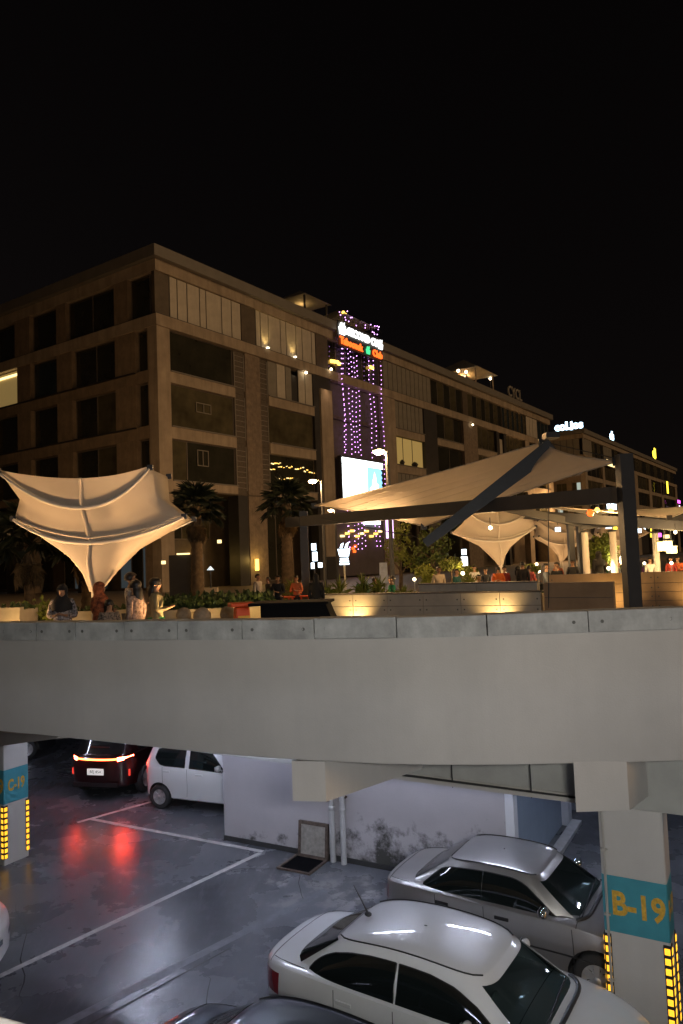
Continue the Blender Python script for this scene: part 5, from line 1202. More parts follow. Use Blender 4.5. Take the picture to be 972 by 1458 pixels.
def car(p):
    L, Wd = p['L'], p['W']; hl, hw = L/2, Wd/2
    ang = math.atan2(p['dir'][1], p['dir'][0])
    root = thing('parked_car' if not p.get('name') else p['name'], (*p['loc'], 0), ang, p['label'], p.get('cat', 'car'), 'cars in the car park')
    paint = p['paint']
    N = 56
    xs = [-hl*math.cos(math.pi*i/(N-1)) for i in range(N)]
    zt = smooth_keys(p['top'], xs); zs = smooth_keys(p['shoulder'], xs); zl = smooth_keys(p['low'], xs)
    pe = p.get('pe', 9)
    def wid(x):
        f = min(1, abs(x)/hl); e = 0.94+0.06*(1-f*f)
        return hw*e*max(0.0, 1-f**pe)**(1/p.get('pq', 2.4))
    def interp(arr, x):
        if x <= xs[0]: return arr[0]
        for i in range(N-1):
            if x <= xs[i+1]:
                f = (x-xs[i])/(xs[i+1]-xs[i]); return arr[i]*(1-f)+arr[i+1]*f
        return arr[-1]
    def sideprof(h): return 1-0.035*(1-h)**2-0.05*max(0, h-0.55)**2/0.2
    def side(x, h, off=0.0):
        z0 = interp(zl, x)+0.05; z1 = interp(zs, x)
        return (x, wid(x)*sideprof(h)+off, z0+(z1-z0)*h)
    def deck(x, g, off=0.0):
        """g 0 at the shoulder, 1 at the centre line"""
        ys = wid(x)*sideprof(1); z1 = interp(zs, x); z2 = max(z1+0.01, interp(zt, x)); n = 2.5; a = g*math.pi/2
        return (x, ys*math.cos(a)**(2/n), z1+(z2-z1)*math.sin(a)**(2/n)+off)
    rows = []
    H = 9; G = 9
    for x in xs:
        x_ = max(-hl+1e-4, min(hl-1e-4, x))
        half = [(x_, 0, interp(zl, x_)), (x_, wid(x_)*0.86, interp(zl, x_))]
        half += [side(x_, j/(H-1)) for j in range(H)]
        half += [deck(x_, j/G) for j in range(1, G+1)]
        other = [(x, -y, z) for x, y, z in half[1:-1]][::-1]
        rows.append(half+other)
    mb = MB(); mb.grid(rows, closed=True)
    mb.add(rows[0], [tuple(range(len(rows[0])))]); mb.add(rows[-1], [tuple(range(len(rows[-1])))[::-1]])
    body = mb.build('body', paint, root, weld=True)
    wx = p['wheels']; wr = p.get('wr', 0.31)
    # cut wheel arches
    cut = MB()
    for x in wx:
        T = Matrix.Translation((x, 0, wr)) @ Matrix.Rotation(R(90), 4, 'X')
        cut.lathe([(0.001, -hw-0.3), (wr+0.055, -hw-0.3), (wr+0.055, -hw+0.24), (0.001, -hw+0.24)], 28, T=T, smooth=False)
        cut.lathe([(0.001, hw-0.24), (wr+0.055, hw-0.24), (wr+0.055, hw+0.3), (0.001, hw+0.3)], 28, T=T, smooth=False)
    cm = cut.build('arch_cutter', M['trim_black'], root, weld=True)
    bo = body.modifiers.new('arch', 'BOOLEAN'); bo.operation = 'DIFFERENCE'; bo.object = cm; bo.solver = 'EXACT'
    bpy.context.view_layer.update()
    dg = bpy.context.evaluated_depsgraph_get(); me = bpy.data.meshes.new_from_object(body.evaluated_get(dg))
    body.modifiers.clear(); body.data = me; bpy.data.objects.remove(cm, do_unlink=True)
    me.materials.clear(); me.materials.append(paint); me.materials.append(M['trim_black'])
    for pl in me.polygons:
        c = pl.center
        pl.material_index = 0; pl.use_smooth = True
        for x in wx:
            if (c.x-x)**2+(c.z-wr)**2 < (wr+0.06)**2 and abs(c.y) < hw*0.93 and c.z > p['low'][1][1]+0.01:
                if (c.x-x)**2+(c.z-wr)**2 < (wr+0.057)**2 and (abs(c.y) < hw-0.235 or abs(pl.normal.y) < 0.2): pl.material_index = 1; pl.use_smooth = False
    es = body.modifiers.new('es', 'EDGE_SPLIT'); es.split_angle = R(35)
    # greenhouse
    g = p['gh']; x0, x1 = g['base']; t0, t1 = g['roof']; wb, wt, zr = g['wb'], g['wt'], g['z']; n1 = g.get('n', 5.5)
    def outline(t):
        c = ((x0+x1)/2)*(1-t)+((t0+t1)/2)*t; a = ((x1-x0)/2)*(1-t)+((t1-t0)/2)*t; w = (wb*(1-t)+wt*t)+g.get('bulge', 0.02)*4*t*(1-t)
        return c, a, w
    def roofz(x): return zr-g.get('arch', 0.05)*((x-(t0+t1)/2-g.get('peak', 0.0))/((t1-t0)/2))**2
    def beltz(x): return interp(zs, x)+g.get('lift', 0.0)
    def gpoint(th, t, off=0.0):
        c, a, w = outline(t); a += off; w += off
        ct, st = math.cos(th), math.sin(th)
        x = c+a*math.copysign(abs(ct)**(2/n1), ct); y = w*math.copysign(abs(st)**(2/n1), st)
        c1, a1, w1 = outline(1.0); xr = c1+a1*math.copysign(abs(ct)**(2/n1), ct)
        c0, a0, w0 = outline(0.0); xb = c0+a0*math.copysign(abs(ct)**(2/n1), ct); yb = abs(w0*math.copysign(abs(st)**(2/n1), st))
        zb_ = min(beltz(xb), interp(zt, xb)) if yb > wid(xb)*0.8 else beltz(xb)+(max(beltz(xb), interp(zt, xb))-beltz(xb))*(1-(yb/(wid(xb)+1e-6))**2.5)**(1/2.5)
        zb_ -= 0.03
        return (x, y, zb_+(roofz(xr)-0.02-zb_)*t)
    K = 112
    ths = [2*math.pi*(k+0.5)/K for k in range(K)]
    # even out the super-ellipse spacing
    def even(n1=n1):
        dense = [2*math.pi*k/2000 for k in range(2001)]; P = [gpoint(a, 0.6) for a in dense]; acc = [0]
        for a, b in zip(P, P[1:]): acc.append(acc[-1]+math.hypot(b[0]-a[0], b[1]-a[1]))
        out = []; j = 0
        for k in range(K):
            tg = acc[-1]*(k+0.5)/K
            while acc[j+1] < tg: j += 1
            out.append(dense[j]+(dense[j+1]-dense[j])*(tg-acc[j])/(acc[j+1]-acc[j]+1e-9))
        return out
    ths = even()
    ts = [0, .06, .2, .35, .5, .65, .8, .90, 1.0]
    rings = [[gpoint(a, t) for a in ths] for t in ts]
    mb = MB(); vs = [q for r in rings for q in r]; fs = []
    def isfront(k):
        th = (ths[k]+ths[(k+1) % K])/2 if abs(ths[k]-ths[(k+1) % K]) < 3 else 0.0
        return abs(math.sin(th))**(2/n1) < g.get('fw', 0.86) and math.cos(th) > 0
    for i in range(len(ts)-1):
        for k in range(K):
            kk = (k+1) % K
            tm = (ts[i]+ts[i+1])/2; mx = [(a+b)/2 for a, b in zip(rings[i][k], rings[i+1][kk])]
            if p.get('open_screen') and isfront(k) and 0.06 < tm < 0.95: continue
            fs.append((i*K+k, i*K+kk, (i+1)*K+kk, (i+1)*K+k))
    mb.add(vs, fs, 0, True)
    cR, aR, wR = outline(1.0)
    top = [rings[-1]]
    for sc, dz in ((0.985, 0.012), (0.955, 0.022), (0.85, 0.034), (0.6, 0.046), (0.3, 0.052), (0.02, 0.054)):
        top.append([(cR+(q[0]-cR)*sc, q[1]*sc, q[2]+0.0+dz+(roofz(cR+(q[0]-cR)*sc)-roofz(q[0]))*(1 if sc < 0.99 else 0.5)) for q in rings[-1]])
    mb.grid(top, closed=True)
    roof = mb.build('roof', paint, root, weld=True); 
    for pl in roof.data.polygons: pl.use_smooth = True
    # windscreen
    def frontpatch(sgn, ta, tb, wfr, off, n=15, m_=9, name='windscreen', m=None, par=None):
        rows = []
        for i in range(m_):
            t = ta+(tb-ta)*i/(m_-1); c, a, w = outline(t); row = []
            for j in range(n):
                f = -1+2*j/(n-1); y = w*wfr*f
                th = math.asin(min(1, abs(y/w))**(n1/2)); th = math.copysign(th, f if f else 1)
                if sgn < 0: th = math.pi-th
                q = Vector(gpoint(th, t)); nrm = Vector((sgn*0.75, 0, 0.65)); row.append(tuple(q+nrm*off))
            rows.append(row)
        return MB().grid(rows).build(name, m or M['car_glass'], par or root)
    if p.get('open_screen'):
        frontpatch(1, 0.02, 0.97, g.get('fw', 0.86)+0.03, -0.004, m=p.get('screen', M['screen_glass']))
    else: frontpatch(1, 0.06, 0.95, g.get('fw', 0.86), 0.006)
    frontpatch(-1, g.get('rw0', 0.10), 0.95, g.get('rw', 0.82), 0.006, name='rear_window')
    # side windows from outlines in the (x, height share) plane
    def sideY(x, t):
        c, a, w = outline(t); f = min(0.999, abs((x-c)/a)); return w*(1-f**n1)**(1/n1)
    def sidept(x, t, s, off):
        c, a, w = outline(t); f = min(0.995, abs((x-c)/a)); th = math.acos(math.copysign(f**(n1/2), x-c))
        q = Vector(gpoint(th, t)); q2 = Vector(gpoint(th+0.02, t)); tn = (q2-q); nr = Vector((tn.y, -tn.x, 0)); nr = nr.normalized() if nr.length > 1e-9 else Vector((0, 1, 0))
        if nr.y < 0: nr = -nr
        q = q+nr*off; return (q.x, s*q.y, q.z)
    def sidez(x, t):
        return beltz(x)-0.03+(roofz(x)-0.02-(beltz(x)-0.03))*t
    for s in (1, -1):
        for win in g['windows']:
            lo, hi = win['lo'], win['hi']; xa, xb = lo[0][0], lo[-1][0]
            def L1(k, x):
                for (a, va), (b, vb) in zip(k, k[1:]):
                    if x <= b+1e-9: return va+(vb-va)*(x-a)/(b-a+1e-9)
                return k[-1][1]
            nx = 22; rows = []
            for i in range(nx+1):
                x = xa+(xb-xa)*(0.5-0.5*math.cos(math.pi*i/nx)); l, h = L1(lo, x), L1(hi, x); h = max(h, l+0.01)
                rows.append([sidept(x, l+(h-l)*j/5, s, 0.0075) for j in range(6)])
            o = MB().grid(rows).build('side_window', win.get('m', M['car_glass']), root)
            edge = [r[0] for r in rows]+[r[-1] for r in rows[::-1]]+[rows[0][0]]
            MB().tube(edge, 0.008, 5, caps=False).build('window_trim', p.get('trim', M['trim_black']), o)
        # rain gutter strip along the roof edge
        pts = []
        for i in range(22):
            x = t0+0.06+(t1-t0-0.12)*i/21; c, a, w = outline(1.0); pts.append((x, s*(sideY(x, 1.0)*0.962), roofz(x)+0.006))
        MB().tube(pts, 0.009, 5).build('roof_strip', M['trim_black'], root)
        # door shut lines and handles
        for xl in p.get('seams', ()):
            pts = [tuple(Vector(side(xl+0.03*math.sin(h*3), h, 0.0))*1 + Vector((0, 0.0015, 0))) for h in [j/10 for j in range(1, 11)]]
            MB().tube([(x, s*y, z) for x, y, z in pts], 0.0045, 4).build('door_seam', M['trim_black'], root)
        for xh in p.get('handles', ()):
            x, y, z = side(xh, 0.86)
            MB().box(-0.10, 0.10, -0.012, 0.02, -0.022, 0.022).build('door_handle', p.get('hm', M['trim_black']), root, (x, s*y, z), bevel=0.008)
        # mirror
        if p.get('mirror'):
            x, z = p['mirror']; y = wb*0.99
            mbm = MB().ball((0, s*0.11, 0.06), 0.10, 12, sx=0.55, sy=1.0, sz=0.72).tube([(0.02, -s*0.03, -0.02), (0.01, s*0.07, 0.03)], 0.025, 6)
            mi = mbm.build('wing_mirror', p.get('mm', paint), root, (x, s*y, z)); MB().box(-0.062, -0.055, s*0.11-0.07, s*0.11+0.07, 0.01, 0.11).build('mirror_glass', M['chrome'], mi)
    # wheels
    for x in wx:
        for s in (1, -1):
            T = Matrix.Rotation(R(-90*s), 4, 'X')
            ty = MB().lathe([(wr*0.62, -0.09), (wr*0.86, -0.10), (wr*0.97, -0.085), (wr, -0.05), (wr, 0.05), (wr*0.97, 0.085), (wr*0.86, 0.10), (wr*0.62, 0.09)], 28, T=T)
            w_ = ty.build('wheel', M['tyre'], root, (x, s*(hw-0.115), wr))
            MB().lathe([(wr*0.64, 0.07), (wr*0.66, 0.088), (wr*0.58, 0.085), (wr*0.52, 0.06), (0.001, 0.055)], 28, T=T).build('rim', M['alloy'], w_)
            sp = MB()
            for k in range(p.get('spokes', 6)):
                Tk = T @ Matrix.Rotation(2*math.pi*k/p.get('spokes', 6), 4, 'Z'); sp.box(-0.035, 0.035, 0.03, wr*0.56, 0.058, 0.088, T=Tk)
            sp.lathe([(0.001, 0.095), (0.045, 0.092), (0.05, 0.06)], 12, T=T)
            sp.build('spokes', M['alloy'], w_)
            ho = MB()
            for k in range(p.get('spokes', 6)):
                a = 2*math.pi*(k+0.5)/p.get('spokes', 6)
                ho.lathe([(wr*0.15, 0.0605), (0.001, 0.0606)], 8, T=T @ Matrix.Translation((math.cos(a)*wr*0.38, math.sin(a)*wr*0.38, 0)))
            tag(ho.build('vent_opening', M['trim_black'], w_), kind='stuff')
    # patches on the body sides: lamps
    def sidepatch(xa, xb, ha, hb, s, m, name, off=0.006, wrap=0, nx=8, nz=5):
        rows = []
        for i in range(nx+1):
            x = xa+(xb-xa)*i/nx; x = max(-hl*0.9985, min(hl*0.9985, x))
            rows.append([(q[0]-(off if x < 0 else -off)*0.6, s*q[1], q[2]) for q in [side(x, ha+(hb-ha)*j/nz, off) for j in range(nz+1)]])
        return MB().grid(rows).build(name, m, root)
    for sp_ in p.get('lamps', ()):
        for s in (1, -1): sidepatch(sp_[0], sp_[1], sp_[2], sp_[3], s, sp_[4], sp_[5])
    # lid shut lines on the deck
    for xl in p.get('deckseams', ()):
        pts = [deck(xl, g_, 0.002) for g_ in [j/12 for j in range(1, 13)]]
        pts = pts+[(x, -y, z) for x, y, z in pts[::-1][1:]]
        MB().tube(pts, 0.0045, 4).build('lid_seam', M['trim_black'], root)
    if p.get('lidside'):
        xa, xb, gg = p['lidside']
        for s in (1, -1):
            pts = [deck(xa+(xb-xa)*i/12, gg, 0.002) for i in range(13)]; MB().tube([(x, s*y, z) for x, y, z in pts], 0.0045, 4).build('lid_seam', M['trim_black'], root)
    if p.get('plate_rear'):
        zc = p['plate_rear']; MB().box(-0.012, 0.0, -0.17, 0.17, -0.065, 0.065).build('number_plate', M['plate'], root, (-hl-0.004, 0, zc))
    if p.get('cabin'):
        cab = MB().box(x0+0.25, x1-0.18, -wb+0.10, wb-0.10, 0.55, 0.80).build('cabin', M['interior'], root)
        d0 = x1-0.62; zb = beltz(d0)
        MB().box(d0, x1-0.05, -wb+0.14, wb-0.14, zb-0.10, zb+0.02, tx=0.9, ty=0.97).build('dashboard', M['interior'], root, bevel=0.03)
        sw = thing_part = bpy.data.objects.new('steering_wheel', None); COL.objects.link(sw); sw.parent = root; sw.location = (d0-0.12, -0.36, zb+0.06); sw.rotation_euler = (0, R(-62), 0)
        MB().tube([(0.185*math.cos(a), 0.185*math.sin(a), 0) for a in [2*math.pi*k/24 for k in range(25)]], 0.02, 8, caps=False).build('steering_rim', M['wheel_wrap'], sw)
        MB().lathe([(0.001, -0.03), (0.12, -0.02), (0.13, 0.0), (0.001, 0.035)], 16).build('steering_hub', M['wheel_wrap'], sw)
        for sy in (-0.36, 0.36):
            st = MB().box(-0.10, 0.04, -0.24, 0.24, 0.0, 0.62, tx=0.8, ty=0.8).build('seat_back', M['seat_fabric'], root, (t1-0.45, sy, 0.55), bevel=0.04); st.rotation_euler = (0, R(-14), 0)
            MB().box(-0.06, 0.04, -0.12, 0.12, 0.64, 0.80).build('headrest', M['seat_fabric'], st, bevel=0.03)
    for ex in p.get('extras', ()): ex(root, dict(deck=deck, side=side, gpoint=gpoint, outline=outline, roofz=roofz, hl=hl, hw=hw, interp=interp, zs=zs, zt=zt, wid=wid, body=body, roof=roof))
    return root
DIRC = (0.845, -0.535)
def wiper(root, c):
    pass
def antenna(root, c):
    t0 = c['outline'](1.0); x = t0[0]-t0[1]+0.16; z = c['roofz'](x)+0.05
    b = MB().ball((0, 0, 0), 0.04, 10, sx=1.2, sz=0.7).build('antenna', M['trim_black'], root, (x, 0.0, z)); MB().tube([(0, 0, 0.01), (-0.19, 0, 0.30)], [0.012, 0.006], 6).build('mast', M['trim_black'], b)
def screen_band(root, c):
    # black rubber cowl at the foot of the windscreen and a wiper on it
    pts = [c['gpoint'](a, 0.0) for a in [R(-62)+R(124)*k/24 for k in range(25)]]
    MB().tube([(x+0.01, y, z+0.025) for x, y, z in pts], 0.028, 6).build('cowl', M['trim_black'], root)
    MB().tube([(pts[6][0]+0.0, pts[6][1], pts[6][2]+0.05), (pts[14][0]-0.12, pts[14][1], pts[14][2]+0.13)], 0.009, 5).build('wiper', M['trim_black'], root)
    a = c['outline'](0.9); MB().box(-0.02, 0.005, -0.07, 0.07, -0.02, 0.02).build('rear_view_mirror', M['trim_black'], root, (a[0]+a[1]-0.16, 0, c['roofz'](a[0])-0.16))
SEDAN_TOP = [(-2.25, 0.78), (-2.16, 0.98), (-1.9, 1.035), (-1.3, 1.05), (0.9, 1.02), (1.3, 0.985), (1.75, 0.90), (2.08, 0.78), (2.22, 0.62), (2.25, 0.55)]
SEDAN_SH = [(-2.25, 0.74), (-2.1, 0.90), (-1.7, 0.945), (-0.5, 0.935), (0.8, 0.90), (1.5, 0.83), (2.0, 0.70), (2.25, 0.52)]
SEDAN_LO = [(-2.25, 0.42), (-2.05, 0.26), (-1.6, 0.20), (1.5, 0.19), (2.1, 0.22), (2.25, 0.34)]
M['paint_white'] = carpaint('white_car_paint', (0.74, 0.75, 0.76), 0.0, 0.3, 0.03)
M['paint_silver'] = carpaint('champagne_silver_paint', (0.36, 0.35, 0.335), 0.75, 0.38, 0.05)
M['paint_blue'] = carpaint('dark_blue_paint', (0.045, 0.06, 0.085), 0.5, 0.32, 0.05)
M['paint_black'] = carpaint('black_car_paint', (0.02, 0.02, 0.022), 0.3, 0.25, 0.02)
M['paint_maroon'] = carpaint('dark_maroon_paint', (0.022, 0.006, 0.007), 0.4, 0.3, 0.02)
GH = dict(base=(-1.74, 1.36), roof=(-1.16, 0.70), wb=0.785, wt=0.60, z=1.42, arch=0.085, bulge=0.025, lift=0.0, n=5.2, fw=0.88, rw=0.84, rw0=0.10,
          windows=[dict(lo=[(-1.39, 0.17), (-1.32, 0.09), (-0.27, 0.08)], hi=[(-1.39, 0.25), (-1.33, 0.42), (-1.22, 0.60), (-1.08, 0.74), (-0.86, 0.83), (-0.6, 0.86), (-0.27, 0.86)]),
                   dict(lo=[(-0.235, 0.08), (0.80, 0.08), (1.02, 0.08)], hi=[(-0.235, 0.86), (0.15, 0.85), (0.42, 0.78), (0.66, 0.58), (0.86, 0.30), (1.02, 0.10)])])
LAMP = [(-2.248, -1.78, 0.58, 0.93, M['tail_dark'], 'tail_lamp'), (1.78, 2.235, 0.62, 0.95, M['chrome'], 'headlight')]
white = car(dict(L=4.5, W=1.74, loc=(0.98, 8.56), dir=DIRC, label='white saloon car with roof aerial and red tail lamp in front of the silver car', paint=M['paint_white'],
    top=SEDAN_TOP, shoulder=SEDAN_SH, low=SEDAN_LO, wheels=(-1.32, 1.30), gh=GH, seams=(-0.25, 0.98, -1.0), handles=(-0.85, 0.02), hm=M['paint_white'], mirror=(0.62, 0.98), lamps=LAMP,
    deckseams=(-1.98, 1.02), lidside=(-1.95, -1.45, 0.33), open_screen=True, cabin=True, plate_rear=0.6, extras=[antenna, screen_band]))
GH2 = dict(GH, base=(-1.50, 1.08), roof=(-0.90, 0.46), z=1.355, wb=0.74, wt=0.56, n=6.5, arch=0.045, rw=0.80,
           windows=[dict(lo=[(-1.22, 0.16), (-1.15, 0.08), (-0.32, 0.08)], hi=[(-1.22, 0.24), (-1.06, 0.56), (-0.94, 0.77), (-0.80, 0.85), (-0.32, 0.88)]),
                    dict(lo=[(-0.315, 0.08), (0.78, 0.08)], hi=[(-0.315, 0.88), (0.12, 0.88), (0.28, 0.80), (0.54, 0.44), (0.78, 0.10)])])
S_TOP = [(-2.0, 0.74), (-1.93, 0.93), (-1.75, 0.965), (-1.3, 0.985), (0.9, 0.98), (1.2, 0.94), (1.6, 0.85), (1.9, 0.74), (2.0, 0.55)]
S_SH = [(-2.0, 0.70), (-1.88, 0.86), (-1.5, 0.90), (-0.5, 0.895), (0.8, 0.87), (1.4, 0.80), (1.85, 0.68), (2.0, 0.5)]
def bumper_line(root, c):
    for s in (1, -1):
        pts = [c['side'](x, 0.36, 0.004) for x in [-0.98*c['hl']+0.5*k/8 for k in range(9)]]
        MB().tube([(x, s*y, z) for x, y, z in pts], 0.010, 5).build('bumper_seam', M['trim_black'], root)
        pts = [c['side'](x, 0.47, 0.004) for x in [-1.0+2.2*k/16 for k in range(17)]]
        MB().tube([(x, s*y, z) for x, y, z in pts], 0.012, 5).build('side_moulding', M['trim_black'], root)
silver = car(dict(L=4.0, W=1.68, loc=(2.37, 10.82), dir=DIRC, label='silver grey older saloon car parked between the stained wall and the white car', paint=M['paint_silver'],
    top=S_TOP, shoulder=S_SH, low=[(-2.0, 0.42), (-1.85, 0.28), (-1.5, 0.22), (1.5, 0.2), (1.85, 0.24), (2.0, 0.36)], wheels=(-1.18, 1.22), gh=GH2, seams=(-0.27, 0.92, -1.0), handles=(-0.88, 0.0), hm=M['trim_black'],
    mirror=(0.60, 0.95), mm=M['chrome'], lamps=[(-1.995, -1.8, 0.58, 0.92, M['tail_dark'], 'tail_lamp'), (1.6, 1.99, 0.6, 0.95, M['chrome'], 'headlight')], deckseams=(-1.80, 0.98), lidside=(-1.78, -1.45, 0.33), open_screen=True, screen=M['screen_clear'], cabin=True, plate_rear=0.62, extras=[screen_band, bumper_line], pe=11))
blue = car(dict(L=4.5, W=1.74, loc=(-0.32, 6.60), dir=DIRC, label='dark blue saloon car, only its roof and boot lid showing at the bottom edge', paint=M['paint_blue'],
    top=SEDAN_TOP, shoulder=SEDAN_SH, low=SEDAN_LO, wheels=(-1.32, 1.30), gh=GH, seams=(-0.25, 0.98, -1.0), handles=(-0.85, 0.02), hm=M['paint_blue'], mirror=(0.62, 0.98), lamps=LAMP, deckseams=(-1.98, 1.02), lidside=(-1.95, -1.45, 0.33), plate_rear=0.6, extras=[screen_band]))
dark = car(dict(L=4.4, W=1.72, loc=(6.6, 8.85), dir=DIRC, label='black car mostly out of sight at the right edge past the B-19 pillar', paint=M['paint_black'], top=SEDAN_TOP, shoulder=SEDAN_SH, low=SEDAN_LO, wheels=(-1.32, 1.30), gh=GH, mirror=(0.62, 0.98), mm=M['chrome'], lamps=LAMP, seams=(-0.25, 0.98), handles=(-0.85, 0.02), hm=M['chrome']))
leftc = car(dict(L=4.4, W=1.72, loc=(-7.18, 10.38), dir=(0.985, 0.17), label='white car with its nose just showing at the left edge below the C-19 pillar', paint=M['paint_white'], top=SEDAN_TOP, shoulder=SEDAN_SH, low=SEDAN_LO, wheels=(-1.32, 1.30), gh=GH, mirror=(0.62, 0.98), lamps=LAMP))
back_ = car(dict(L=4.4, W=1.72, loc=(-11.3, 22.6), dir=(0.9, 0.42), label='black car in the shade behind the C-19 pillar', paint=M['paint_black'], top=SEDAN_TOP, shoulder=SEDAN_SH, low=SEDAN_LO, wheels=(-1.32, 1.30), gh=GH, mirror=(0.62, 0.98), lamps=LAMP))
# hatchback: tall and short
HB_TOP = [(-1.7, 0.9), (-1.65, 1.0), (-1.4, 1.02), (0.6, 1.02), (0.95, 1.0), (1.35, 0.93), (1.6, 0.8), (1.7, 0.62)]
HB_SH = [(-1.7, 0.90), (-1.62, 0.98), (-0.6, 0.97), (0.6, 0.93), (1.1, 0.86), (1.5, 0.74), (1.7, 0.56)]
GH3 = dict(base=(-1.66, 1.10), roof=(-1.46, 0.42), wb=0.70, wt=0.56, z=1.475, arch=0.05, bulge=0.02, n=7, fw=0.88, rw=0.82, rw0=0.12,
           windows=[dict(lo=[(-1.25, 0.42), (-1.12, 0.16), (-0.98, 0.10), (-0.42, 0.10)], hi=[(-1.25, 0.50), (-1.2, 0.84), (-1.05, 0.88), (-0.42, 0.90)]),
                    dict(lo=[(-0.30, 0.10), (0.66, 0.08)], hi=[(-0.30, 0.90), (0.16, 0.90), (0.28, 0.84), (0.48, 0.48), (0.66, 0.12)])])
hatch = car(dict(L=3.4, W=1.50, loc=(-3.22, 17.78), dir=(0.90, -0.36), name='hatchback', label='small white hatchback half hidden behind the left end of the stained wall', paint=M['paint_white'], top=HB_TOP, shoulder=HB_SH,
    low=[(-1.7, 0.34), (-1.5, 0.24), (1.4, 0.22), (1.7, 0.34)], wheels=(-1.12, 1.22), wr=0.28, gh=GH3, seams=(-0.36, 0.72, -1.05), handles=(-0.92, -0.02), hm=M['paint_white'], mirror=(0.55, 1.0), lamps=[(-1.69, -1.5, 0.70, 1.0, emit('lit_tail_lens', (1.0, 0.12, 0.1), 0.5), 'tail_lamp'), (1.3, 1.69, 0.62, 0.95, M['chrome'], 'headlight')], pe=12))
# SUV with full-width light bar
M['brake'] = emit('brake_light', (1.0, 0.05, 0.02), 170); M['lightbar'] = emit('light_bar', (1.0, 0.13, 0.03), 18)
SU_TOP = [(-2.2, 0.98), (-2.14, 1.08), (-1.8, 1.1), (0.7, 1.08), (1.2, 1.05), (1.8, 0.98), (2.1, 0.84), (2.2, 0.64)]
SU_SH = [(-2.2, 0.98), (-2.1, 1.05), (-0.6, 1.02), (0.8, 0.98), (1.5, 0.92), (2.0, 0.78), (2.2, 0.6)]
GH4 = dict(base=(-2.12, 1.2), roof=(-1.75, 0.45), wb=0.80, wt=0.62, z=1.60, arch=0.06, bulge=0.02, n=6.5, fw=0.88, rw=0.84, rw0=0.15,
           windows=[dict(lo=[(-1.5, 0.2), (-1.3, 0.1), (-0.45, 0.10)], hi=[(-1.5, 0.3), (-1.35, 0.8), (-1.2, 0.86), (-0.45, 0.88)]), dict(lo=[(-0.33, 0.10), (0.8, 0.1)], hi=[(-0.33, 0.88), (0.2, 0.88), (0.5, 0.6), (0.8, 0.12)])])
def suv_rear(root, c):
    hl, hw = c['hl'], c['hw']
    def rearx(y):   # body end follows its rounded plan
        f = (1-min(0.999, (abs(y)/(hw*0.94)))**2.4)**(1/9); return -hl*f
    bar = MB(); rows = []
    for i in range(33):
        y = -0.80+1.6*i/32; x = rearx(y)-0.012
        rows.append([(x, y, 0.985), (x-0.012, y, 0.992), (x-0.012, y, 1.018), (x, y, 1.025)])
    bar.grid(rows).build('light_bar', M['lightbar'], root)
    for s in (1, -1):
        rows = []
        for i in range(9):
            y = s*(0.55+0.26*i/8); x = rearx(y)-0.02; rows.append([(x, y, 0.955), (x-0.012, y, 0.97), (x-0.012, y, 1.03), (x, y, 1.045)])
        MB().grid(rows).build('brake_lamp', M['brake'], root)
        MB().box(-0.03, 0.0, -0.03, 0.03, 0, 0.15).build('reflector', emit('dim_red_reflector', (1, 0.05, 0.03), 1.2), root, (rearx(0.74)-0.01, s*0.76, 0.58))
    pl = MB().box(-0.012, 0, -0.22, 0.22, 0, 0.15).build('number_plate', emit('lit_plate', (0.9, 0.95, 0.9), 0.5, (0.7, 0.7, 0.7)), root, (-hl-0.012, 0, 0.64))
    text('plate_lettering', 'BEJ 854', 0.10, M['plate_ink'], pl, (-0.0125, 0, 0.075), (R(90), 0, R(-90)), 0.001)
    MB().box(-0.03, 0.0, -0.6, 0.6, 0, 0.10).build('bumper_insert', M['trim_black'], root, (-hl-0.004, 0, 0.36))
    g = c['gpoint'](math.pi, 0.45)
    MB().box(-0.01, 0.01, -0.26, 0.26, -0.012, 0.012).build('rear_wiper', M['trim_black'], root, (g[0]-0.03, 0.0, g[2]))
suv = car(dict(L=4.4, W=1.84, loc=(-5.78, 20.4), dir=(0.22, 0.975), name='suv', cat='suv', label='dark maroon SUV with a glowing red light bar and brake lamps at the back', paint=M['paint_maroon'], top=SU_TOP, shoulder=SU_SH,
    low=[(-2.2, 0.42), (-2.0, 0.30), (1.8, 0.26), (2.2, 0.4)], wheels=(-1.3, 1.32), wr=0.35, gh=GH4, seams=(-0.4, 0.8), handles=(-0.95, -0.05), hm=M['paint_maroon'], mirror=(0.7, 1.08), pe=12, extras=[suv_rear]))
for s in (-0.62, 0.62): point('brake_glow', (-2.45, s, 0.98), 3, (1.0, 0.08, 0.04), 0.06, suv)
# ------------------------------------------------------------------ people
SK = {}
def skin_mesh(key, verts, edges, radii, sub=1):
    """grow a tapered body over a skeleton and keep the mesh"""
    if key in SK: return SK[key]
    me = bpy.data.meshes.new(key); me.from_pydata(verts, edges, [])
    o = bpy.data.objects.new(key, me); COL.objects.link(o)
    md = o.modifiers.new('skin', 'SKIN'); md.use_smooth_shade = True
    for i, r in enumerate(radii):
        sv = me.skin_vertices[0].data[i]; sv.radius = r if isinstance(r, tuple) else (r, r); sv.use_root = (i == 0)
    if sub:
        sb = o.modifiers.new('sub', 'SUBSURF'); sb.levels = sub; sb.render_levels = sub
    bpy.context.view_layer.update()
    dg = bpy.context.evaluated_depsgraph_get(); out = bpy.data.meshes.new_from_object(o.evaluated_get(dg))
    bpy.data.objects.remove(o, do_unlink=True); out.name = key
    for pl in out.polygons: pl.use_smooth = True
    SK[key] = out; return out
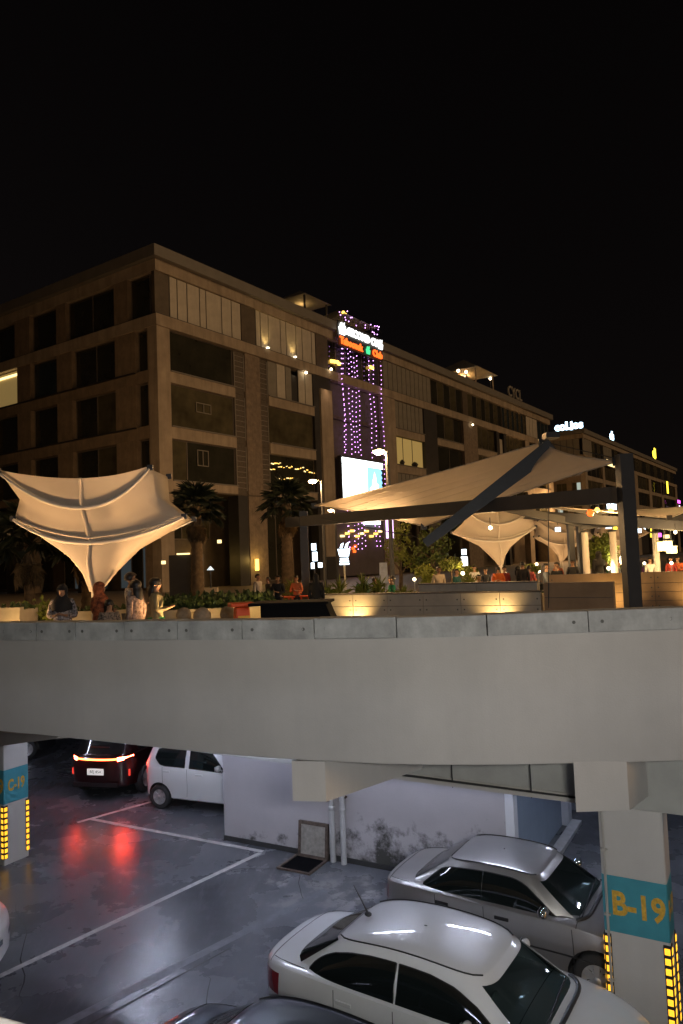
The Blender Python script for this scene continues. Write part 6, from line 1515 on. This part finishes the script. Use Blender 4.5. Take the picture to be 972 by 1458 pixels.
def skeleton(pose):
    """joint positions (metres, 1.72 m tall, facing -y)"""
    J = dict(pelvis=(0, 0, .95), waist=(0, .0, 1.10), chest=(0, 0, 1.30), neck0=(0, .01, 1.44), neck1=(0, -.005, 1.51), jaw=(0, -.02, 1.565), skull=(0, .0, 1.63), crown=(0, .01, 1.69), nose=(0, -.118, 1.60))
    for s, n in ((-1, 'l'), (1, 'r')):
        J['sh'+n] = (s*.175, .01, 1.395); J['el'+n] = (s*.225, .03, 1.12); J['wr'+n] = (s*.215, -.04, .88); J['pa'+n] = (s*.21, -.06, .80)
        J['hip'+n] = (s*.09, 0, .90); J['kn'+n] = (s*.10, -.015, .50); J['an'+n] = (s*.10, .02, .09); J['toe'+n] = (s*.115, -.13, .035); J['ear'+n] = (s*.098, .0, 1.62)
    if pose == 'sit':
        for s, n in ((-1, 'l'), (1, 'r')):
            J['hip'+n] = (s*.09, -.02, .92); J['kn'+n] = (s*.13, -.44, .93); J['an'+n] = (s*.12, -.40, .50); J['toe'+n] = (s*.13, -.54, .45); J['el'+n] = (s*.23, -.04, 1.13); J['wr'+n] = (s*.14, -.27, 1.05); J['pa'+n] = (s*.10, -.35, 1.04)
    if pose == 'walk':
        J['knl'] = (-.10, -.20, .53); J['anl'] = (-.10, -.16, .10); J['toel'] = (-.11, -.31, .05); J['knr'] = (.10, .04, .50); J['anr'] = (.10, .26, .12); J['toer'] = (.11, .14, .04)
        J['ell'] = (-.23, .12, 1.14); J['wrl'] = (-.22, .14, .90); J['pal'] = (-.22, .13, .82); J['elr'] = (.23, -.06, 1.14); J['wrr'] = (.20, -.24, 1.0); J['par'] = (.19, -.31, .97)
    if pose == 'hold':
        for s, n in ((-1, 'l'), (1, 'r')): J['el'+n] = (s*.25, -.02, 1.12); J['wr'+n] = (s*.10, -.24, 1.14); J['pa'+n] = (s*.04, -.29, 1.17)
    return J
def body_mesh(pose):
    J = skeleton(pose); V = []; E = []; Rr = []; idx = {}
    def v(n, p, r, par=None):
        idx[n] = len(V); V.append(p); Rr.append(r)
        if par: E.append((idx[par], idx[n]))
    v('pelvis', J['pelvis'], (.14, .10)); v('waist', J['waist'], (.125, .09), 'pelvis'); v('chest', J['chest'], (.155, .105), 'waist'); v('neck0', J['neck0'], (.07, .065), 'chest'); v('neck1', J['neck1'], .054, 'neck0')
    v('jaw', J['jaw'], (.066, .075), 'neck1'); v('skull', J['skull'], (.078, .098), 'jaw'); v('crown', J['crown'], (.055, .07), 'skull'); v('nose', J['nose'], .011, 'jaw')
    for n in 'lr':
        v('ear'+n, J['ear'+n], (.012, .025), 'skull')
        v('sh'+n, J['sh'+n], .056, 'chest'); v('el'+n, J['el'+n], .042, 'sh'+n); v('wr'+n, J['wr'+n], .028, 'el'+n); v('pa'+n, J['pa'+n], (.036, .018), 'wr'+n)
        w, p = Vector(J['wr'+n]), Vector(J['pa'+n]); d = (p-w).normalized(); sx = d.cross(Vector((0, 1, 0.3))).normalized()
        if abs(d.z) < 0.5: sx = d.cross(Vector((0, 0, 1))).normalized()
        curl = sx.cross(d).normalized()*(-1)
        for k, (o, l) in enumerate(((-.027, .066), (-.009, .078), (.009, .074), (.026, .058))):
            b = p+sx*o+d*.02; v('f%d%s' % (k, n), tuple(b+d*l*.5), .0095, 'pa'+n); v('g%d%s' % (k, n), tuple(b+d*l*.9+curl*.025), .008, 'f%d%s' % (k, n))
        q = w+(p-w)*.45; v('th'+n, tuple(q+sx*(-.045)+d*.02), .012, 'wr'+n); v('tt'+n, tuple(q+sx*(-.055)+d*.06+curl*.015), .009, 'th'+n)
        v('hip'+n, J['hip'+n], .085, 'pelvis'); v('kn'+n, J['kn'+n], .058, 'hip'+n); v('an'+n, J['an'+n], .04, 'kn'+n); v('toe'+n, J['toe'+n], (.04, .03), 'an'+n)
    return skin_mesh('body_'+pose, V, E, Rr)
def shirt_mesh(pose, long=False, sleeve=1.0):
    J = skeleton(pose); V = []; E = []; Rr = []; idx = {}
    def v(n, p, r, par=None):
        idx[n] = len(V); V.append(p); Rr.append(r)
        if par: E.append((idx[par], idx[n]))
    v('waist', J['waist'], (.150, .115)); v('chest', J['chest'], (.178, .128), 'waist'); v('neck0', (0, .01, 1.425), (.085, .08), 'chest')
    v('pelvis', J['pelvis'], (.165, .13), 'waist'); v('hem', (0, 0, .86) if pose != 'sit' else (0, -.02, .90), (.175, .135), 'pelvis')
    for n in 'lr':
        v('sh'+n, J['sh'+n], .075, 'chest'); v('el'+n, J['el'+n], .060, 'sh'+n)
        w = Vector(J['el'+n]).lerp(Vector(J['wr'+n]), 0.9*sleeve); v('wr'+n, tuple(w), .044, 'el'+n)
    return skin_mesh('shirt_%s' % pose, V, E, Rr)
def legs_mesh(pose):
    J = skeleton(pose); V = []; E = []; Rr = []; idx = {}
    def v(n, p, r, par=None):
        idx[n] = len(V); V.append(p); Rr.append(r)
        if par: E.append((idx[par], idx[n]))
    v('pelvis', J['pelvis'], (.15, .115))
    for n in 'lr': v('hip'+n, J['hip'+n], .10, 'pelvis'); v('kn'+n, J['kn'+n], .074, 'hip'+n); v('an'+n, tuple(Vector(J['an'+n])+Vector((0, 0, .02))), .060, 'kn'+n)
    return skin_mesh('trousers_'+pose, V, E, Rr)
def robe_mesh(hem, key, flare=0.30, folds=9):
    if key in SK: return SK[key]
    mb = MB(); rows = []
    prof = [(hem, flare), (hem+(1.0-hem)*.4, flare*.86), (1.0, .185), (1.10, .16), (1.25, .178), (1.36, .185), (1.42, .13), (1.455, .075)]
    for z, r in prof:
        rows.append([(math.cos(a)*r*(1+0.05*math.sin(folds*a+z)*(1.3-z if z < 1.2 else 0.1)), math.sin(a)*r*.72*(1+0.05*math.cos(folds*a)*(1.3-z if z < 1.2 else 0.1)), z) for a in [2*math.pi*k/36 for k in range(36)]])
    mb.grid(rows, closed=True); me = mb.mesh(key, M['plate']); me.materials.clear(); SK[key] = me; return me
def hair_mesh(kind):
    key = 'hair_'+kind
    if key in SK: return SK[key]
    mb = MB(); rows = []
    n = 24
    for i in range(9):
        ph = math.pi*0.66*i/8; row = []
        for k in range(n):
            a = 2*math.pi*k/n; x, y = math.cos(a)*.098, math.sin(a)*.118
            f = math.sin(ph); z = 1.635+.105*math.cos(ph)
            front = max(0, -math.sin(a))
            if kind == 'short': z = max(z, 1.635+.028*front+(0.02 if front > .2 else -0.05))
            if kind == 'scarf' and front > .25: z = max(z, 1.668)
            row.append((x*f, .012+y*f, z))
        rows.append(row)
    if kind == 'long':
        for z, s in ((1.55, 1.0), (1.45, 1.05), (1.35, .9)): rows.append([(math.cos(a)*.10*s, .04+max(-.02, math.sin(a)*.11*s), z if math.sin(a) > -.2 else 1.62) for a in [2*math.pi*k/n for k in range(n)]])
    if kind == 'scarf':
        rows = rows[:7]
        for z, rx, ry, o in ((1.56, .105, .12, .01), (1.49, .10, .115, .0), (1.43, .15, .13, 0), (1.34, .215, .155, 0), (1.22, .225, .165, 0)):
            rows.append([(math.cos(a)*rx, o+math.sin(a)*ry*(0.25 if (z > 1.5 and math.sin(a) < -.35) else 0.7 if (z > 1.45 and math.sin(a) < -.3) else 1), z-0.02*math.sin(3*a)) for a in [2*math.pi*k/n for k in range(n)]])
        rows = [[(x, y, z) for x, y, z in r] for r in rows]
    mb.grid(rows, closed=True); me = mb.mesh(key, M['plate']); me.materials.clear(); SK[key] = me; return me
SKIN = [mat('skin_tan', (0.34, 0.19, 0.115), 0.55), mat('skin_brown', (0.24, 0.13, 0.075), 0.55)]
HAIR = mat('black_hair', (0.012, 0.010, 0.009), 0.5)
EYE_W = mat('eye_dark', (0.03, 0.02, 0.02), 0.2); LIP = mat('lip', (0.25, 0.09, 0.07), 0.5)
CL = {}
def cloth(name, c, pat=None, sc=22):
    if name not in CL: CL[name] = mat('cloth_'+name, c, 0.85, var=0.8 if pat else 0.15, scale=sc if pat else 6, col2=pat, detail=2 if pat else 6)
    return CL[name]
def piece(me, name, par, m):
    o = bpy.data.objects.new(name, me); COL.objects.link(o); o.parent = par
    if not me.materials: me.materials.append(None)
    o.material_slots[0].link = 'OBJECT'; o.material_slots[0].material = m; return o
STOOL = None
def person(x, y, ztop, face, pose, top, label, bottom=None, robe=None, hair='short', scarf=None, skin=0, group='people on the plaza', hold=None):
    """ztop: height of the head top in the scene; face: compass bearing the person faces (deg, 180 = towards the viewer)"""
    global STOOL
    h = (ztop-PZ) if pose != 'sit' else (ztop-PZ)
    base = 1.74 if pose != 'sit' else 1.74-0.42
    sc = h/base
    sc = max(0.62, min(1.12, sc))
    zoff = ztop-1.74*sc-PZ
    t = thing('person', (x, y, PZ+zoff), R(180-face), label, 'person', group); t.scale = (sc, sc, sc)
    body = piece(body_mesh(pose), 'body', t, SKIN[skin])
    if robe is not None: piece(robe_mesh(*robe), 'robe', t, top); piece(shirt_mesh(pose), 'sleeves', t, top)
    else: piece(shirt_mesh(pose), 'shirt', t, top)
    piece(legs_mesh(pose), 'trousers', t, bottom or cloth('charcoal', (0.03, 0.03, 0.035)))
    if scarf is not None: piece(hair_mesh('scarf'), 'headscarf', t, scarf)
    else: piece(hair_mesh(hair), 'hair', t, HAIR)
    for s in (-1, 1): MB().ball((s*.032, -.088, 1.622), .011, 6).build('eye', EYE_W, t)
    MB().ball((0, -.092, 1.556), .02, 6, sz=.35, sy=.5).build('mouth', LIP, t)
    if pose == 'sit':
        sz = zoff+0.83*sc; seat = thing('stool', (x, y, PZ), R(180-face), 'stool under the '+' '.join(label.split()[:11]), 'stool', 'stools on the plaza')
        hh = max(0.12, sz); MB().box(-.2, .2, -.18, .2, hh-0.04, hh).build('seat', M['wall_brown'], seat, bevel=0.008)
        for a in (-1, 1):
            for b in (-1, 1): MB().box(a*.16-.018, a*.16+.018, b*.15-.018, b*.15+.018, 0, hh-0.041).build('leg', M['steel'], seat)
    return t
C = cloth
blackc = C('black', (0.012, 0.012, 0.014)); whitec = C('white', (0.60, 0.57, 0.52)); cream = C('cream', (0.52, 0.42, 0.29))
person(-5.0, 13.0, 5.44, 172, 'hold', C('maroon_floral', (0.06, 0.012, 0.02), (0.55, 0.5, 0.5), 26), 'woman in a black headscarf and dark floral patterned top facing the viewer', robe=(0.35, 'robe_mid', .27), scarf=blackc)
person(-4.30, 12.9, 5.46, 40, 'hold', C('rust_shawl', (0.33, 0.055, 0.018), (0.48, 0.13, 0.045), 14), 'woman wrapped in a rust orange patterned shawl seen from behind', robe=(0.12, 'robe_long', .38), scarf=C('rust_shawl', (0, 0, 0)))
person(-3.98, 12.4, 5.17, 150, 'stand', C('dark_print', (0.02, 0.02, 0.022), (0.3, 0.24, 0.2), 24), 'small child in dark printed clothes between the shawl and the pink dress', hair='long')
person(-3.92, 13.5, 5.60, 60, 'hold', C('white_print', (0.16, 0.15, 0.16), (0.62, 0.6, 0.6), 20), 'man in a white printed shirt turned to the right', skin=1)
person(-3.68, 12.9, 5.47, 290, 'stand', C('pale_pink', (0.42, 0.27, 0.22), (0.52, 0.37, 0.30), 16), 'person in a long pale pink printed dress', robe=(0.15, 'robe_long', .30), hair='long')
person(-3.42, 13.3, 5.49, 80, 'hold', C('olive', (0.17, 0.15, 0.08)), 'dark haired woman in olive top and green skirt looking right', bottom=C('green', (0.02, 0.16, 0.06)), robe=(0.3, 'robe_mid', .27), hair='long')
person(-4.06, 12.7, 5.12, 20, 'stand', C('navy', (0.012, 0.016, 0.03)), 'child in navy clothes beside the rust orange shawl')
G2p = 'people near the black vent box'
person(-2.82, 24, 5.30, 120, 'stand', C('white_sleeve', (0.35, 0.32, 0.28)), 'person in pale sleeves standing left by the second palm', group=G2p)
person(-2.52, 24.3, 5.18, 240, 'stand', C('charcoal2', (0.04, 0.035, 0.03)), 'person in charcoal clothes next to the pale sleeved one', group=G2p)
person(-1.95, 21.5, 5.28, 200, 'hold', blackc, 'broad dark clothed person left of the orange lit one', group=G2p, skin=1)
person(-1.50, 23.0, 5.22, 200, 'hold', C('orange_lit', (0.42, 0.14, 0.06)), 'person in orange clothes by the left frame post', group=G2p)  # orange lamplight put into the cloth colour
person(-0.75, 19.6, 5.33, 10, 'stand', blackc, 'tall figure in a black robe standing right of the left frame post', robe=(0.05, 'robe_full', .30), scarf=blackc, group=G2p)
G3 = 'people behind the pale panel wall'
person(1.45, 22.5, 5.12, 260, 'sit', C('green_shirt', (0.01, 0.20, 0.10)), 'man in a bright green shirt sitting at the wall facing left', group=G3, skin=1)
person(0.62, 25.5, 5.06, 180, 'sit', C('dark_green', (0.01, 0.09, 0.04)), 'person in dark green sitting behind the spiky shrub', group=G3)
person(1.05, 24.8, 5.02, 100, 'sit', blackc, 'dark clothed person sitting between the shrub and the banner', group=G3)
person(2.92, 22.6, 5.34, 165, 'stand', cream, 'man in a cream shirt leaning behind the dark wall cap', group=G3, skin=1)
person(3.50, 22.8, 5.24, 130, 'hold', C('teal', (0.01, 0.075, 0.07)), 'person in a dark teal shirt right of the cream shirt', group=G3)
person(3.10, 27.5, 4.98, 180, 'sit', C('grey_white', (0.3, 0.3, 0.3)), 'person in grey sitting far behind between cream and teal shirts', group=G3)
person(4.72, 26.5, 5.26, 190, 'hold', whitec, 'man in a white shirt standing with raised hands', group=G3)
person(5.02, 26, 5.16, 160, 'stand', C('black_vest', (0.02, 0.02, 0.025)), 'person in a black vest right of the white shirt', bottom=whitec, group=G3)
person(4.55, 24.8, 4.98, 150, 'sit', C('brown', (0.14, 0.07, 0.03)), 'person in brown sitting in front of the white shirt', group=G3)
person(5.22, 24.8, 5.22, 200, 'hold', C('orange', (0.55, 0.12, 0.02)), 'woman in an orange dress left of the canopy stem', robe=(0.3, 'robe_mid', .27), hair='long', group=G3)
person(5.50, 25.1, 5.22, 170, 'stand', C('dark_red', (0.20, 0.02, 0.015)), 'person in dark red beside the canopy stem', group=G3)
person(6.10, 25.0, 5.36, 20, 'stand', blackc, 'broad person in black right of the canopy stem', robe=(0.1, 'robe_full2', .34), group=G3)
person(6.36, 25.2, 5.22, 30, 'hold', C('pink', (0.62, 0.13, 0.12)), 'child in a pink shirt by the small round shrub', group=G3)
G4 = 'people behind the boarded wall'
person(7.32, 26.5, 5.24, 120, 'sit', C('grey_blue', (0.10, 0.11, 0.13)), 'person in grey blue sitting left of the twin posts', group=G4)
person(7.72, 26.6, 5.27, 240, 'sit', blackc, 'person in black sitting left of the twin posts', group=G4)
person(8.06, 27.6, 5.25, 180, 'stand', C('orange2', (0.45, 0.12, 0.04)), 'person in orange close to the twin posts', group=G4)
person(8.18, 26.2, 5.33, 200, 'stand', blackc, 'person in black right against the twin posts', group=G4, skin=1)
person(9.26, 26.6, 5.62, 350, 'stand', blackc, 'tall figure in a long black robe in front of the bright tree', robe=(0.05, 'robe_full', .30), scarf=blackc, group=G4)
person(8.95, 27.4, 5.15, 150, 'sit', C('dull_red', (0.16, 0.03, 0.02)), 'person in dull red sitting right of the twin posts', group=G4)
person(10.30, 27.6, 5.25, 100, 'sit', C('slate', (0.06, 0.07, 0.09)), 'person in slate grey bending right of the black robe', group=G4)
person(10.70, 27.9, 5.25, 260, 'sit', C('slate2', (0.05, 0.055, 0.07), (0.2, 0.2, 0.22)), 'person in speckled slate clothes left of the tall post', group=G4)
person(11.7, 28, 5.27, 180, 'stand', whitec, 'person in white just right of the tall post', group=G4)
person(12.0, 28.3, 5.22, 160, 'sit', C('dark_brown', (0.05, 0.03, 0.02)), 'person in dark brown beside the one in white', group=G4)
person(12.5, 28, 5.27, 190, 'stand', C('deep_red', (0.28, 0.03, 0.02)), 'person in deep red left of the far pale post', group=G4)
person(12.85, 28.2, 5.27, 210, 'hold', C('deep_orange', (0.42, 0.08, 0.02)), 'person in deep orange below the large lantern', group=G4)
person(13.3, 28.2, 5.24, 180, 'stand', C('tan', (0.35, 0.25, 0.16)), 'person in tan at the right edge of the photo', group=G4)

G5 = 'diners far behind the boarded wall'
rnd = random.Random(77)
for i, (nm, c) in enumerate((('maroon', (0.16, 0.015, 0.03)), ('mustard', (0.45, 0.26, 0.03)), ('sky blue', (0.15, 0.28, 0.42)), ('bottle green', (0.01, 0.07, 0.04)), ('white', (0.6, 0.58, 0.55)), ('purple', (0.12, 0.03, 0.16)), ('beige', (0.42, 0.33, 0.22)), ('scarlet', (0.5, 0.03, 0.02)), ('navy', (0.015, 0.02, 0.06)), ('lilac', (0.35, 0.25, 0.42)), ('coral', (0.55, 0.18, 0.12)), ('grey', (0.18, 0.18, 0.18)), ('turquoise', (0.03, 0.28, 0.28)), ('rust', (0.3, 0.08, 0.02)))):
    if i < 9: x, y, zt_ = 9.6+i*0.52+rnd.random()*0.25, 29.5+rnd.random()*2.5, 5.14+rnd.random()*0.10
    else: x, y, zt_ = 6.0+(i-9)*0.42+rnd.random()*0.2, 29.5+rnd.random()*1.5, 5.06+rnd.random()*0.12
    person(x, y, zt_, rnd.choice((90, 270, 180, 200, 150)), 'sit', C('diner_'+nm.replace(' ', '_'), c), 'distant seated diner in %s clothes %s' % (nm, 'behind the boarded wall' if i < 9 else 'behind the mushroom canopy'), hair=rnd.choice(('short', 'long')), skin=i % 2, group=G5)
# ------------------------------------------------------------------ added flash-like key lamp on the photographer's side
def deck_key_lamp(x, y, z, e, lab, to):
    t = thing('flood_lamp', (x, y, PZ), 0, lab, 'lamp', 'flood lamps on the viewing deck')
    MB().tube([(0, 0, 0), (0, 0, z-PZ)], 0.05, 8).build('post', M['steel'], t)
    MB().box(-0.25, 0.25, -0.06, 0.06, 0, 0.3).build('housing', M['steel'], t, (0, -0.12, z-PZ))
    l = bpy.data.lights.new('flood_light', 'AREA'); l.shape = 'RECTANGLE'; l.size = 0.9; l.size_y = 0.5; l.energy = e; l.color = (1.0, 0.98, 0.94); l.spread = R(150)  # key light added behind the camera, acts like a flash
    o = bpy.data.objects.new('flood_light', l); COL.objects.link(o); o.location = (x, y+0.05, z+0.15)
    o.rotation_euler = (Vector(to)-Vector(o.location)).to_track_quat('-Z', 'Y').to_euler()
deck_key_lamp(0.9, -1.3, 5.95, 275, 'flood lamp behind the photographer lighting the parapet wall', (0.8, 9, 3.0))
